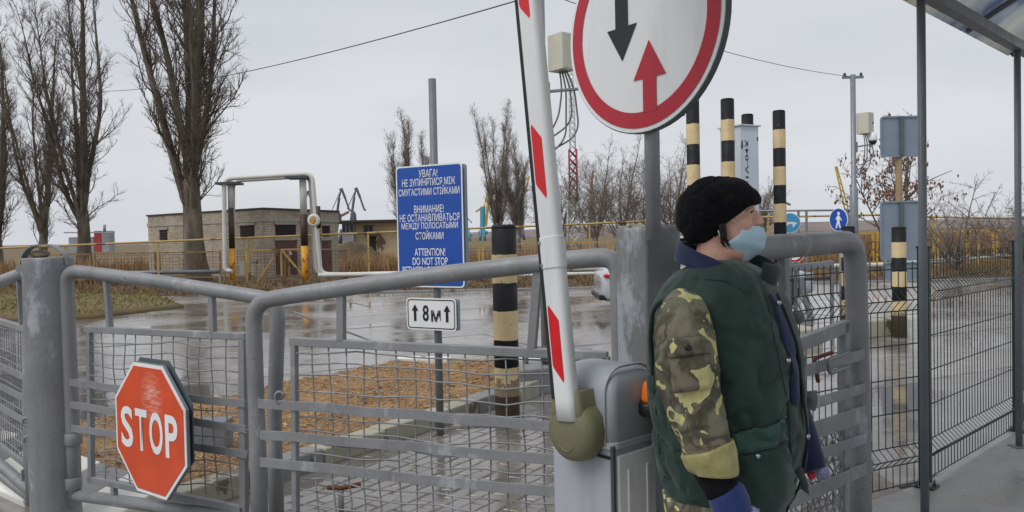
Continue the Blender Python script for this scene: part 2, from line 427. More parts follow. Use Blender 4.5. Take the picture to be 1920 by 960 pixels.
# far verge raised towards the fence
mb = MB(); gx, gy = 60, 16
pts = []
for j in range(gy + 1):
    for i in range(gx + 1):
        x = lerp(-34, 40, i / gx); y = lerp(22.05, 60, (j / gy) ** 1.5)
        pts.append((x, y, .03 + .05 * noise.noise(V((x * .6, y * .6, 0))) + (0 if j else -.12)))
mb.add(pts, [(j * (gx + 1) + i, j * (gx + 1) + i + 1, (j + 1) * (gx + 1) + i + 1, (j + 1) * (gx + 1) + i) for j in range(gy) for i in range(gx)], 0, True)
mb.build('verge_ground', MT['soil_dark'], kind='structure', label='uneven brown verge of leaf litter below the pipes')
mb = MB()
hp = []
for k in range(121):
    x = -900 + k * 20; hz = 14 + 9 * noise.noise(V((x * .004, 0, 3))) + 2 * noise.noise(V((x * .05, 0, 1)))
    if x < 350: hz *= max(.25, (x + 900) / 1250)
    hp.append((x, hz))
rows = [(1000, 0), (1040, .55), (1090, .9), (1180, 1.0), (1500, .8)]
vs = [(x, y, max(-.1, h * q + (1.2 * noise.noise(V((x * .11, y, 0))) if q else 0))) for y, q in rows for x, h in hp]
n_ = len(hp)
mb.add(vs, [(j * n_ + i, j * n_ + i + 1, (j + 1) * n_ + i + 1, (j + 1) * n_ + i) for j in range(len(rows) - 1) for i in range(n_ - 1)], 0, True)
mb.build('hills', MT['wooded'], kind='structure', label='low wooded ridge on the horizon')

# ------------------------------------------------------------------ concrete yard: airfield slabs, 6 x 2 m
ya = R_(27); ux_, uy_ = V((math.cos(ya), math.sin(ya), 0)), V((-math.sin(ya), math.cos(ya), 0))
mb = MB(); mb.add([(-30, -6, -.02), (40, -6, -.02), (40, 23.5, -.02), (-30, 23.5, -.02)], [(0, 1, 2, 3)])
yard = mb.build('concrete_yard', MT['joint_dirt'], kind='structure', label='wet yard of large concrete slabs beyond the gate')
def slab_mesh(sx, sy, h, nm, mat, bev=.015, seed=0):
    r = random.Random(seed); b = MB()
    ex = lambda: r.uniform(-.012, .012)
    q = [(-sx / 2 + ex(), -sy / 2 + ex()), (sx / 2 + ex(), -sy / 2 + ex()), (sx / 2 + ex(), sy / 2 + ex()), (-sx / 2 + ex(), sy / 2 + ex())]
    inn = [(x - math.copysign(bev, x), y - math.copysign(bev, y)) for x, y in q]
    vs = [(x, y, -h) for x, y in q] + [(x, y, -bev) for x, y in q] + [(x, y, 0) for x, y in inn]
    b.add(vs, [(3, 2, 1, 0)] + [(i, (i + 1) % 4, 4 + (i + 1) % 4, 4 + i) for i in range(4)] + [(4 + i, 4 + (i + 1) % 4, 8 + (i + 1) % 4, 8 + i) for i in range(4)] + [(8, 9, 10, 11)])
    return b.mesh(nm, mat)
SM = [slab_mesh(5.955, 1.962, .14, 'slab', MT['slab_wet'], .014, k) for k in range(4)]
for a in range(-6, 8):
    for b in range(-5, 16):
        c = ux_ * (a * 6 + (1.3 if b % 2 else -.4)) + uy_ * (b * 2) + V((0.7, .4, 0))
        if not (-22 < c.x < 24 and 2.2 < c.y < 23.2): continue
        if c.x > 1.2 and c.y < c.x + 1.2: continue
        vpx = 960 + c.x / max(c.y, 1) * F_PX
        if vpx < -500 or vpx > 2500: continue
        o = bpy.data.objects.new('slab', rnd.choice(SM)); COL.objects.link(o); o.parent = yard
        o.location = (c.x, c.y, rnd.uniform(-.006, .004)); o.rotation_euler = (rnd.uniform(-.001, .001), rnd.uniform(-.0008, .0008), ya + rnd.uniform(-.002, .002) + (math.pi if rnd.random() < .5 else 0))

# ------------------------------------------------------------------ wood-chip bed and its kerbs
NL, NR, DD, CC, BB = V((-3.95, 5.72, 0)), V((-1.98, 4.22, 0)), V((-.08, 7.12, 0)), V((.72, 8.72, 0)), V((-1.42, 9.15, 0))
bed = [NL, NR, DD, CC, BB]
def inpoly(x, y, P):
    c = False
    for a, b in zip(P, P[1:] + P[:1]):
        if (a.y > y) != (b.y > y) and x < (b.x - a.x) * (y - a.y) / (b.y - a.y) + a.x: c = not c
    return c
def bed_z(x, y): return .085 + .045 * noise.noise(V((x * 1.7, y * 1.7, 2))) + .02 * noise.noise(V((x * 6, y * 6, 5)))
mb = MB(); N = 70; idx = {}
for j in range(N + 1):
    for i in range(N + 1):
        x = lerp(-4.1, .9, i / N); y = lerp(4.1, 9.3, j / N)
        if inpoly(x, y, bed): idx[i, j] = len(mb.v); mb.v.append((x, y, bed_z(x, y)))
for j in range(N):
    for i in range(N):
        q = [(i, j), (i + 1, j), (i + 1, j + 1), (i, j + 1)]
        if all(k in idx for k in q): mb.f.append([idx[k] for k in q]); mb.m.append(0); mb.s.append(True)
bedo = mb.build('chip_bed', MT['chip_soil'], kind='structure', label='rectangular bed of damp orange brown wood chips behind the gate', fixn=False)
mb = MB()
for k in range(80000):
    x = rnd.uniform(-4.1, .9); y = rnd.uniform(4.1, 9.3)
    if not inpoly(x, y, bed): continue
    if noise.noise(V((x * 1.3, y * 1.3, 31))) + .5 * noise.noise(V((x * 4, y * 4, 9))) < rnd.uniform(-.75, .05): continue
    z = bed_z(x, y) + rnd.uniform(.0, .014); a = rnd.uniform(0, 6.28); L = rnd.uniform(.004, .013) * (2.2 if rnd.random() < .05 else 1); W = L * rnd.uniform(.2, .55)
    t1 = V((math.cos(a), math.sin(a), rnd.uniform(-.4, .4))) * L; t2 = V((-math.sin(a), math.cos(a), rnd.uniform(-.5, .5))) * W
    p = V((x, y, z)); mb.add([p - t1 - t2, p + t1 - t2 * .6, p + t1 + t2, p - t1 * .8 + t2], [(0, 1, 2, 3)])
mb.build('wood_chips', MT['chips'], kind='stuff', label='loose orange brown wood chips filling the bed', fixn=False)
def kerb_run(par, a, b, mats, L=.55, wd=.17, h=.16, zb=-.02, tilt=0, seed=1):
    r = random.Random(seed); d = (b - a); n = max(1, round(d.length / L)); t = d.normalized(); q = V((-t.y, t.x, 0))
    for k in range(n):
        p0 = a + d * (k / n) + t * .006; p1 = a + d * ((k + 1) / n) - t * .006
        m = MB(); Rm = Matrix((t, q, V((0, 0, 1)))).transposed() @ Matrix.Rotation(R_(tilt + r.uniform(-2, 2)), 3, 'X') @ Matrix.Rotation(R_(r.uniform(-.6, .6)), 3, 'Y')
        m.box((p0 + p1) / 2 + V((0, 0, zb + h / 2 + r.uniform(-.006, .006))), ((p1 - p0).length, wd, h), Rm)
        m.build('kerb_stone', MT[mats[k % len(mats)]], par, bevel=.012)
kb = MB().box((NR + DD) / 2 + V((0, 0, -.06)), (3.47, .24, .10), Matrix.Rotation(math.atan2(DD.y - NR.y, DD.x - NR.x), 3, 'Z')).build('kerb', MT['joint_dirt'], kind='structure', label='low kerb of alternating pale and grey stones round the chip bed')
inw = V((DD.y - NR.y, -(DD.x - NR.x), 0)).normalized() * .03
kerb_run(kb, NR + inw, DD + inw, ['kerb_pale', 'kerb_grey', 'kerb_pale', 'kerb_pale'], .56, .17, .17, -.03)
kerb_run(kb, NL + V((-.04, -.05, 0)), NR + V((-.06, -.05, 0)), ['kerb_white', 'kerb_grey', 'kerb_white'], .40, .46, .11, .0, 16, 4)
kerb_run(kb, NL, BB, ['kerb_grey'], .9, .1, .07, -.02, 0, 5)
kerb_run(kb, BB + V((.05, .1, 0)), CC + V((-.2, .12, 0)), ['kerb_white', 'kerb_pale'], .7, .16, .13, -.02, 0, 6)
kerb_run(kb, DD + V((.08, 0, 0)), CC + V((.08, 0, 0)), ['kerb_pale', 'kerb_grey'], .6, .16, .16, -.02, 0, 7)

# ------------------------------------------------------------------ small paving blocks right of the kerb
mb = MB(); mb.add([(-2.6, 3.1, .001), (2.1, 3.1, .001), (2.3, 6.9, .001), (-.3, 6.9, .001)], [(0, 1, 2, 3)])
mb.v = [(x, y, .0235) for x, y, z in mb.v]
pstrip = mb.build('paved_strip', MT['joint_sand'], kind='structure', label='strip of small wet paving blocks between gate and chip bed')
PM = [slab_mesh(.196, .098, .05, 'paving_block', MT['paver_wet'], .006, 20 + k) for k in range(4)]
for me in PM:
    for v in me.vertices: pass
cand = []
pa = R_(57); pu, pv = V((math.cos(pa), math.sin(pa), 0)), V((-math.sin(pa), math.cos(pa), 0))
kd = (DD - NR).normalized(); kn = V((kd.y, -kd.x, 0))
for a in range(-50, 60):
    for b in range(-60, 70):
        c = pu * (a * .2 + (.1 if b % 2 else 0)) + pv * (b * .1)
        c = c + V((0, 5, 0))
        if (c - NR).dot(kn) < .19 or c.y < 3.2 or c.y > 6.8: continue
        if c.x > 2.0 or c.x > .9 and c.y < c.x + 2.6: continue
        px = 960 + c.x / c.y * F_PX; py = 443 + 2217 / c.y
        vis = 470 < px < 1060 and py < 985
        cand.append((0 if vis else 1, c.y, c, rnd.choice(PM)))
cand.sort(key=lambda q: q[:2])
for q in cand[:300]:
    o = bpy.data.objects.new('paving_block', q[3]); COL.objects.link(o); o.parent = pstrip
    o.location = (q[2].x, q[2].y, .03 + rnd.uniform(-.002, .002)); o.rotation_euler = (rnd.uniform(-.008, .008), rnd.uniform(-.008, .008), pa)
mb = MB()
for q in cand[300:]:
    mb.box((q[2].x, q[2].y, .008 + rnd.uniform(-.003, .003)), (.194, .096, .044), Matrix.Rotation(pa, 3, 'Z'))
mb.build('paving_block', MT['paver_wet'], pstrip, kind='stuff')

# raised pavement under the canopy, where the guard and the photographer stand
mb = MB()
pvp = [(-.05, -5), (-.05, 2.95), (.95, 3.2), (1.36, 3.78), (2.2, 4.27), (3.5, 5.5), (9, 11), (16, 11), (16, -5)]
mb.prism(pvp, V((0, 0, .1)), V((1, 0, 0)), V((0, 1, 0)), .14)
mb.build('pavement', MT['pavement_wet'], kind='structure', label='raised wet concrete pavement under the canopy', bevel=.02)

# ------------------------------------------------------------------ grass, litter, reeds
def blades(n, samp, h0, h1, wd, mat, name, label, lean=.35, zf=lambda x, y: 0):
    b = MB()
    for k in range(n):
        p = samp()
        if p is None: continue
        x, y = p; z = zf(x, y); h = rnd.uniform(h0, h1); a = rnd.uniform(0, 6.28); w_ = wd * rnd.uniform(.6, 1.3)
        lx, ly = rnd.gauss(0, lean) * h, rnd.gauss(0, lean) * h
        dx, dy = math.cos(a) * w_, math.sin(a) * w_
        b.add([(x - dx, y - dy, z), (x + dx, y + dy, z), (x + lx * .4 + dx * .7, y + ly * .4 + dy * .7, z + h * .6), (x + lx, y + ly, z + h)], [(0, 1, 2), (0, 2, 3)])
    return b.build(name, MT[mat], kind='stuff', label=label, fixn=False)
vg = [G(-260, 640), G(0, 604), G(170, 598), G(345, 577), G(300, 560), G(0, 551), G(-300, 555)]
mb = MB()
ce = sum(vg, V((0, 0, 0))) / len(vg)
rings = [[p + V((0, 0, -.05)) for p in vg], [p + V((0, 0, .06)) for p in vg], [ce + (p - ce) * .9 + V((0, 0, .12)) for p in vg]]
mb.loft(rings, smooth=True)
mb.build('grass_verge', MT['soil'], kind='structure', label='low grassy island at the left edge of the yard')
def s_poly(P):
    xs = [p.x for p in P]; ys = [p.y for p in P]
    def f():
        x, y = rnd.uniform(min(xs), max(xs)), rnd.uniform(min(ys), max(ys))
        return (x, y) if inpoly(x, y, P) else None
    return f
vgi = [ce + (p - ce) * .97 for p in vg]
blades(16000, s_poly(vgi), .04, .13, .012, 'grass_green', 'verge_grass', 'short yellowish green grass on the left island', .6, lambda x, y: .1)
def vz(x, y): return .02 + .05 * noise.noise(V((x * .6, y * .6, 0)))
blades(14000, lambda: (rnd.uniform(-24, 8), 22.1 + 6.5 * rnd.random() ** 1.2), .03, .12, .02, 'litter', 'leaf_litter', 'brown leaf litter and dead grass below the trees', .8, vz)
def clump():
    x = rnd.uniform(-26, 9); y = rnd.uniform(22.5, 28)
    return (x, y) if noise.noise(V((x * .8, y * .8, 7))) > .12 else None
blades(16000, clump, .08, .32, .012, 'grass_dry', 'dry_grass', 'tufts of dry straw coloured grass along the far fence', .35, vz)
def rd():
    x = rnd.uniform(-24, 13); y = 29.4 + rnd.random() * 2.4; px = 960 + x / y * F_PX
    if 275 < px < 640: return None
    return (x, y) if noise.noise(V((x * .35, y * .5, 17))) > -.3 else None
blades(20000, rd, .45, 1.1, .016, 'reed', 'dry_reeds', 'orange brown dead weeds standing behind the far fence', .12, vz)
def rd2(): return (rnd.uniform(8, 34), 32.6 + rnd.random() * 4)
blades(26000, rd2, .8, 1.32, .02, 'reed_r', 'dry_reeds', 'reddish brown dead weeds behind the yellow fence at right', .15, vz)
def rd3():
    x = rnd.uniform(8, 30); y = rnd.uniform(23.2, 30.5); return (x, y)
blades(14000, rd3, .05, .3, .016, 'grass_dry', 'dry_grass', 'dull dry grass on the bank below the white pipe at right', .4, vz)
kerb2 = MB().box((4.5, 22.0, -.05), (26.5, .14, .2)).build('far_kerb', MT['kerb_grey'], kind='structure', label='long grey kerb along the far edge of the yard', bevel=.02)
# ================================================================== foreground gate
UZ = V((0, 0, 1))
class Plane:
    """a vertical plane through two pixels at given depths; s runs along it, z is height"""
    def __init__(s, pa, ya, pb, yb):
        s.o = D(pa, 700, ya); s.o.z = 0; b = D(pb, 700, yb); b.z = 0
        s.u = (b - s.o).normalized(); s.n = V((s.u.y, -s.u.x, 0))
        if s.n.y > 0: s.n = -s.n
    def p(s, px, py, off=0): return DL(px, py, s.o + s.n * off, s.n)
    def s_(s, px, py): return (s.p(px, py) - s.o).dot(s.u)
    def at(s, t, z, off=0): return s.o + s.u * t + UZ * z + s.n * off
def wires(mb, pl, s0, s1, z0, z1, ds, dz, r=.0035, seed=1, zt=None, wob=.007, off=0):
    rn = random.Random(seed); k = int((s1 - s0) / ds); sd_ = rn.random() * 50
    def wb(a, b): return V((noise.noise(V((a * 5, b * 5, sd_))), noise.noise(V((a * 5, b * 5, sd_ + 9))), noise.noise(V((a * 5, b * 5, sd_ + 20)))))
    zt = zt or (lambda s: z1)
    for i in range(1, k + 1):
        s = s0 + i * (s1 - s0) / (k + 1); P = []
        n = 9; a, b = rn.gauss(0, .006), rn.gauss(0, .006)
        for j in range(n + 1):
            z = lerp(z0, zt(s), j / n); q = wb(s, z)
            P.append(pl.at(s + lerp(a, b, j / n) + q.x * wob, z, off + q.y * wob))
        mb.tube(P, r, 5)
    z = z0 + dz * .7; mx_ = max(zt(s0), zt(s1))
    while z < mx_ - .02:
        P = []; n = 14; a, b = rn.gauss(0, .005), rn.gauss(0, .005)
        for j in range(n + 1):
            s = lerp(s0, s1, j / n); q = wb(s, z)
            P.append(pl.at(s, min(z + lerp(a, b, j / n) + q.z * wob * 1.4, zt(s) - .004), off + .006 + q.y * wob))
        mb.tube(P, r, 5); z += dz
def down(p, z): return V((p.x, p.y, z))
def leaf(label, pl, pipe, r, frame, rails, struts, mesh, zbot, name='gate_leaf', brace=None):
    base = down(pipe[0], zbot)
    t = thing(name, label, 'gate', base)
    f = [down(pipe[0], zbot)] + pipe + [down(pipe[-1], zbot)]
    MB().tube(fillet(f, .10, 7), r, 16).build('pipe_frame', MT['gate_grey'], t)
    a, b = down(pipe[0], zbot + .06), down(pipe[-1], zbot + .06)
    MB().tube([a, b], r * .9, 12).build('bottom_pipe', MT['gate_grey'], t)
    for (a, b, wd) in frame: MB().bar(a, b, wd, .03, pl.n).build('mesh_frame', MT['gate_grey'], t, bevel=.004)
    for (a, b, wd) in rails:
        m = MB(); n = 8; rn = random.Random(wd * 1000 + a.x)
        P = [a + (b - a) * (k / n) + UZ * rn.gauss(0, .0022) + pl.n * rn.gauss(0, .003) for k in range(n + 1)]
        q = (b - a).normalized().cross(pl.n).normalized() * wd / 2
        m.loft([[p + q + pl.n * .022, p - q + pl.n * .022, p - q + pl.n * .016, p + q + pl.n * .016] for p in P], smooth=False)
        m.build('rail', MT['gate_grey'], t, bevel=.0015)
    for (a, b, wd) in struts: MB().bar(a, b, wd, .03, pl.n).build('strut', MT['gate_grey'], t, bevel=.003)
    m = MB(); wires(m, pl, *mesh); m.build('wire_mesh', MT['gate_grey'], t)
    m = MB(); rn = random.Random(int(base.x * 100))
    for (a, b, wd) in rails:
        for e in (a, b, a.lerp(b, .1), b.lerp(a, .1)):
            for k in range(rn.randint(2, 5)):
                q = e + UZ * rn.uniform(-.5, .5) * wd + pl.n * .02 + pl.u * rn.uniform(-.012, .012); rr = rn.uniform(.0015, .0045)
                m.lathe([(0, -rr), (rr, -rr * .5), (rr * 1.3, 0), (rr, rr * .5), (0, rr)], q, V((rn.uniform(-1, 1), rn.uniform(-1, 1), 1)), 6)
    m.build('weld_beads', MT['gate_grey'], t, kind='stuff')
    if brace: MB().tube(brace, r * .9, 12).build('brace', MT['gate_grey'], t)
    return t
# left leaf
pl = Plane(130, 4.08, 510, 3.62); p = pl.p
s0, s1 = pl.s_(172, 700), pl.s_(448, 700); zt0, zt1 = p(172, 622).z, p(448, 634).z; zb_ = p(300, 925).z
lf = leaf('grey pipe gate leaf with wire mesh carrying the red stop sign', pl,
     [p(134, 800), p(122, 506), p(300, 528), p(522, 563), p(514, 800)], .034,
     [(p(160, 617), p(462, 631), .034), (p(168, 620), p(172, 905), .026), (p(455, 632), p(458, 965), .036), (p(165, 897), p(460, 956), .034)],
     [(p(130, 715), p(464, 757), .038), (p(132, 757), p(466, 803), .038), (p(133, 800), p(468, 850), .038)],
     [(p(199, 524), p(206, 614), .022), (p(397, 549), p(400, 625), .026), (p(213, 905), down(p(215, 905), .2), .022)],
     (s0, s1, zb_ + .02, zt0, .083, .062, .0032, 3, lambda s: lerp(zt0, zt1, (s - s0) / (s1 - s0)), .020), .14)
for y in (822, 905):   # hinge collars
    c = p(137, y); MB().lathe([(.042, -.03), (.044, -.028), (.044, .028), (.042, .03)], c, n=16).build('hinge_collar', MT['gate_grey'], lf)
    MB().box(c + V((-.06, 0, 0)), (.09, .02, .05)).build('hinge_plate', MT['gate_grey'], lf, bevel=.003)
# right leaf
pl = Plane(475, 3.48, 1150, 2.93); p = pl.p
s0, s1 = pl.s_(560, 700), pl.s_(1130, 700); zt0, zt1 = p(560, 646).z, p(1024, 661).z; sx = pl.s_(1024, 661)
lf2 = leaf('grey pipe gate leaf with rising top rail reaching behind the barrier cabinet', pl,
     [p(482, 800), p(474, 566), p(560, 552), p(800, 518), p(1090, 485), p(1160, 482), p(1166, 700)], .036,
     [(p(545, 640), p(1140, 668), .037), (p(552, 642), p(555, 985), .026), (p(1136, 668), p(1136, 985), .03), (p(546, 1010), p(1140, 1085), .036)],
     [(p(478, 753), p(1140, 806), .042), (p(480, 811), p(1140, 868), .042), (p(480, 863), p(1140, 930), .042)],
     [(p(640, 540), p(640, 641), .034), (p(1010, 492), p(997, 656), .034)],
     (s0, s1, p(700, 1030).z, zt0, .081, .056, .0036, 5, lambda s: lerp(zt0, zt1, (s - s0) / (sx - s0)), .016), .14)
MB().tube([p(524, 745, .02) + V((.02 * math.cos(k), 0, .025 * math.sin(k))) for k in [i * .6 for i in range(10)]], .006, 6).build('latch_ring', MT['gate_grey'], lf2)
MB().box(p(1090, 668, -.05), (.09, .1, .05)).build('hinge_plate', MT['gate_grey'], lf2, bevel=.004)
# fence section left of the round post
pl = Plane(52, 4.14, 0, 4.62); p = pl.p
s0, s1 = pl.s_(46, 700), pl.s_(-190, 700); zt0, zt1 = p(46, 617).z, p(0, 601).z; sx = pl.s_(0, 601)
leaf('grey mesh gate leaf receding to the left of the round post', pl,
     [p(57, 800), p(57, 508), p(0, 528), p(-190, 575), p(-190, 700)], .034,
     [(p(52, 618), p(-190, 546), .034), (p(47, 620), p(50, 880), .024), (p(52, 872), p(-190, 690), .034)],
     [(p(54, 706), p(-190, 600), .04), (p(54, 748), p(-190, 625), .04), (p(54, 788), p(-190, 650), .04)],
     [(p(36, 520), p(42, 615), .018), (p(45, 880), down(p(45, 880), .2), .02)],
     (s0, s1, p(40, 860).z, zt0, .055, .06, .0032, 8, lambda s: lerp(zt0, zt1, (s - s0) / (sx - s0)), .006), .14,
     brace=[p(60, 932), p(-120, 800)])
# round gate post
pc = D(97, 700, 4.12); pc.z = 0
t = thing('gate_post', 'thick round grey post with lifting bracket and a stone on top', 'post', pc)
m = MB(); prof = [(.122, -.08)] + [(.12 + .0016 * math.sin(z * 3), z) for z in [k * .1 for k in range(15)]] + [(.12, 1.435), (.118, 1.44)]
m.lathe(prof, pc, n=32); m.build('pipe', MT['post_grey'], t)
m = MB(); P = [pc + V((-.118, -.02, 1.36)), pc + V((-.116, -.02, 1.44)), pc + V((-.06, -.03, 1.502)), pc + V((.05, -.03, 1.502)), pc + V((.112, -.02, 1.45)), pc + V((.118, -.02, 1.40))]
P = fillet(P, .05, 5)
m.loft([[q + V((0, -.028, 0)), q + V((0, .028, 0)), q + V((0, .028, .008)), q + V((0, -.028, .008))] for q in P], smooth=False)
m.build('bracket', MT['gate_grey'], t)
MB().lathe([(.024, 0), (.024, .006)], pc + V((-.115, -.05, 1.385)), V((-.3, -1, 0)), 12).build('bolt', MT['gate_grey'], t)
for px, py in ((54, 825), (52, 790)):
    c = D(px, py, 4.05); m = MB(); m.tube([c + V((.022 * math.cos(a), -.008, .022 * math.sin(a))) for a in [k * .7 for k in range(10)]], .007, 6); m.build('padlock_ring', MT['gate_grey'], t)
m = MB()
rs = []
for k in range(9):
    a = -1.5 + 3 * k / 8; r = math.cos(a); rs.append([pc + V((-.04 + .05 * math.sin(a) + .0, 0, 1.458)) + V((0, .034 * r * math.cos(b), .021 * r * math.sin(b))) + V((1, 1, 1)) * .006 * noise.noise(V((a * 3, b, 1))) for b in [q * .63 for q in range(10)]])
m.loft(rs); m.build('stone', MT['stone'], label='small brown stone lying on top of the round gate post', cat='stone', base=pc + V((-.02, 0, 1.442)))

# stop sign
SC = D(280, 806, 3.70); a = R_(36.5); sx_, sn = V((math.cos(a), -math.sin(a), 0)), V((-math.sin(a), -math.cos(a), 0))
def octo(h): k = h * math.tan(math.pi / 8); return [(k, h), (-k, h), (-h, k), (-h, -k), (-k, -h), (k, -h), (h, -k), (h, k)]
t = thing('stop_sign', 'red octagonal STOP sign with scuffed top on the left gate leaf', 'sign', SC - UZ * .33)
tr = NT('stop_scuff'); red = srgb(214, 80, 42)
sc_p = SC + sx_ * .03 + UZ * .16
dv = tr.n('ShaderNodeVectorMath', operation='SUBTRACT'); tr.l(tr.geo.outputs['Position'], dv.inputs[0]); dv.inputs[1].default_value = sc_p
dm = tr.n('ShaderNodeMapping'); dm.inputs['Scale'].default_value = (9, 9, 7.5); tr.l(dv.outputs[0], dm.inputs['Vector'])
ln = tr.n('ShaderNodeVectorMath', operation='LENGTH'); tr.l(dm.outputs[0], ln.inputs[0])
reg = tr.ramp(ln.outputs['Value'], [(.2, g1(1)), (1.1, g1(0))])
stk = tr.noise(5, 6, .75, tr.pos((3, 3, 18), (0, .12, 0)))
f_ = tr.math('MULTIPLY', reg, tr.ramp(stk, [(.42, g1(0)), (.62, g1(.9))]))
c = tr.ramp(tr.noise(7, 5), [(.3, sh(red, .86)), (.7, sh(red, 1.08))])
c = tr.mix(tr.ramp(tr.noise(16, 6, .7, tr.pos((1, 1, .4))), [(.66, g1(0)), (.8, g1(.5))]), c, srgb(120, 40, 24))
c = tr.mix(f_, c, srgb(236, 190, 170)); tr.set(Base_Color=c, Roughness=.42)
m = MB(); m.prism(octo(.311), SC, sx_, UZ, .004, 0); m.build('white_plate', MT['sign_white'], t)
m = MB(); m.prism(octo(.295), SC + sn * .0025, sx_, UZ, .002, 0); m.build('red_face', MT['stop_scuff'], t)
m = MB(); m.prism(octo(.315), SC - sn * .005, sx_, UZ, .011, 0); m.build('rim', MT['galv'], t)
m = MB(); m.prism(octo(.311), SC - sn * .035 + UZ * .02, sx_, UZ, .004, 0); m.build('rear_plate', MT['sign_back_dark'], t)
for zz in (.12, -.12): MB().bar(SC - sn * .02 + sx_ * .0 + UZ * zz, SC - sn * .09 + UZ * zz, .04, .02).build('bracket', MT['gate_grey'], t)
for k, (ch, w_) in enumerate((('S', .112), ('T', .106), ('O', .116), ('P', .104))):
    text_mesh('letter', ch, SC + sn * .0045 + sx_ * (-.197 + .1315 * k) + UZ * (-.008), sx_, UZ, .2, w_, MT['sign_white'], t, .022)

# ================================================================== barrier
a = R_(48); nb = V((-math.sin(a), -math.cos(a), 0)); ub = V((math.cos(a), -math.sin(a), 0))
CN = D(1147, 800, 2.2); CN.z = .1
W_, DP = .24, .2
cc = CN - ub * W_ / 2 - nb * DP / 2
Rb = Matrix((ub, -nb, UZ)).transposed()
t = thing('barrier_cabinet', 'grey barrier cabinet with rounded cap and silver door beside the guard', 'cabinet', cc)
ZS, ZT = .905, 1.118
m = MB().box(cc + UZ * ((ZS - .1) / 2), (W_, DP, ZS - .1), Rb); m.build('body', MT['cab_grey'], t, bevel=.012)
def capring(w, d, r, z): return [cc + ub * x - nb * y + UZ * (z - .1) for x, y in rrect(w, d, r, 5)]
rg = []
for k in range(10):
    q = k / 9 * math.pi / 2; ins = .075 * (1 - math.cos(q)); zz = ZT - .075 + .075 * math.sin(q)
    rg.append(capring(W_ + .014 - 2 * ins * .8, DP + .012 - 2 * ins, .03, zz))
m = MB(); m.loft([capring(W_ + .014, DP + .012, .03, ZS)] + rg); m.build('cap', MT['cab_grey'], t)
m = MB().loft([capring(W_ + .02, DP + .02, .03, ZS - .012), capring(W_ + .02, DP + .02, .03, ZS + .008)], smooth=False); m.build('cap_rim', MT['cab_grey'], t, bevel=.003)
# raised seam running up and over the cap beside the corner
sp = []
for x, z in [(-DP / 2 - .009, ZS)] + [(-(DP / 2 + .009) + .075 * (1 - math.cos(k / 8 * math.pi / 2)), ZT - .073 + .075 * math.sin(k / 8 * math.pi / 2)) for k in range(9)] + [((DP / 2 + .009) - .075 * (1 - math.cos(k / 8 * math.pi / 2)), ZT - .073 + .075 * math.sin(k / 8 * math.pi / 2)) for k in range(8, -1, -1)]:
    sp.append(cc + ub * (W_ / 2 - .018) - nb * x + UZ * (z - .1))
MB().tube(sp, .004, 6).build('cap_seam', MT['cab_grey'], t)
m = MB().box(CN - nb * (DP / 2) + ub * .004 + UZ * ((ZS - .1) / 2 - .01), (.012, DP - .03, ZS - .14), Rb); m.build('door', MT['cab_silver'], t, bevel=.005)
for q in (.3, .72): MB().box(CN - nb * (DP * q) + ub * .0115 + UZ * .38, (.004, .012, .7), Rb).build('door_rib', MT['cab_silver'], t, bevel=.0015)
m = MB().box(CN - nb * .0005 + ub * .002 + UZ * ((ZS - .1) / 2), (.012, .012, ZS - .1), Rb); m.build('corner_trim', MT['dark_grey'], t, bevel=.003)
MB().box(CN - ub * .03 + nb * .003 + UZ * (ZS - .135), (.05, .004, .008), Rb).build('latch', MT['black_plastic'], t)
LP = D(1219, 765, 2.26)
t2 = thing('warning_lamp', 'orange warning lamp with black base fixed to the barrier cabinet', 'lamp', LP - UZ * .02)
m = MB().lathe([(.026, -.022), (.032, -.018), (.033, .01), (.028, .018)], LP, n=18); m.build('base', MT['black_plastic'], t2)
MB().tube([LP, LP - ub * .05 - UZ * .01], .016, 10).build('socket', MT['black_plastic'], t2)
m = MB().lathe([(.024, .018), (.025, .03), (.022, .06), (.016, .076), (.0, .08)], LP, n=18); m.build('lens', MT['orange_lens'], t2)
# boom
HB = D(1077, 806, 2.25)
tl = R_(6.0); bd = (UZ * math.cos(tl) - ub * math.sin(tl)).normalized(); bu = nb.cross(bd).normalized()
if bu.dot(ub) < 0: bu = -bu
B0 = D(1063, 748, 2.235)
t = thing('barrier_boom', 'white barrier boom with red stripes standing raised', 'barrier', HB - UZ * .1)
BW, BT = .074, .044
def sect(w, th, r, o): return [o + bu * x + nb * y for x, y in rrect(w, th, r, 5)]
L_ = 3.6
MB().loft([sect(BW, BT, .018, B0 + bd * z) for z in [-.06] + [k * .2 for k in range(int(L_ / .2) + 1)]], smooth=True).build('beam', MT['boom_white'], t)
MB().loft([sect(BW + .005, BT + .005, .02, B0 + bd * z) for z in (.375, .377, .463, .465)], smooth=True).build('sleeve', MT['boom_white'], t)
MB().bar(B0 + bd * .0 - bu * (BW / 2 + .004), B0 + bd * L_ - bu * (BW / 2 + .004), .016, .03, nb).build('rubber_edge', MT['rubber'], t, bevel=.003)
for k, z0 in enumerate((.07, .595, 1.12, 1.645, 2.17, 2.7, 3.22)):
    o = B0 + bd * z0 + nb * (BT / 2 + .0012)
    m = MB(); m.prism([(-.021, .03), (-.017, .0 + .02), (.015, 0 - .02), (.019, -.01), (.019, .155), (-.017, .20), (-.021, .19)], o, bu, bd, .002)
    m.build('red_stripe', MT['boom_red'], t)
for x, z in ((-.028, .385), (-.028, .45)): MB().lathe([(.006, 0), (.005, .003)], B0 + bd * z + bu * x + nb * (BT / 2 + .002), nb, 10).build('screw', MT['chrome'], t)
t = thing('boom_hub', 'olive plastic hub cover at the foot of the barrier boom', 'hub cover', HB - UZ * .09)
m = MB().lathe([(.086, -.05), (.09, -.03), (.09, .0), (.084, .02), (.066, .034), (.04, .04), (0, .042)], HB, nb, 36); m.build('shell', MT['olive'], t)
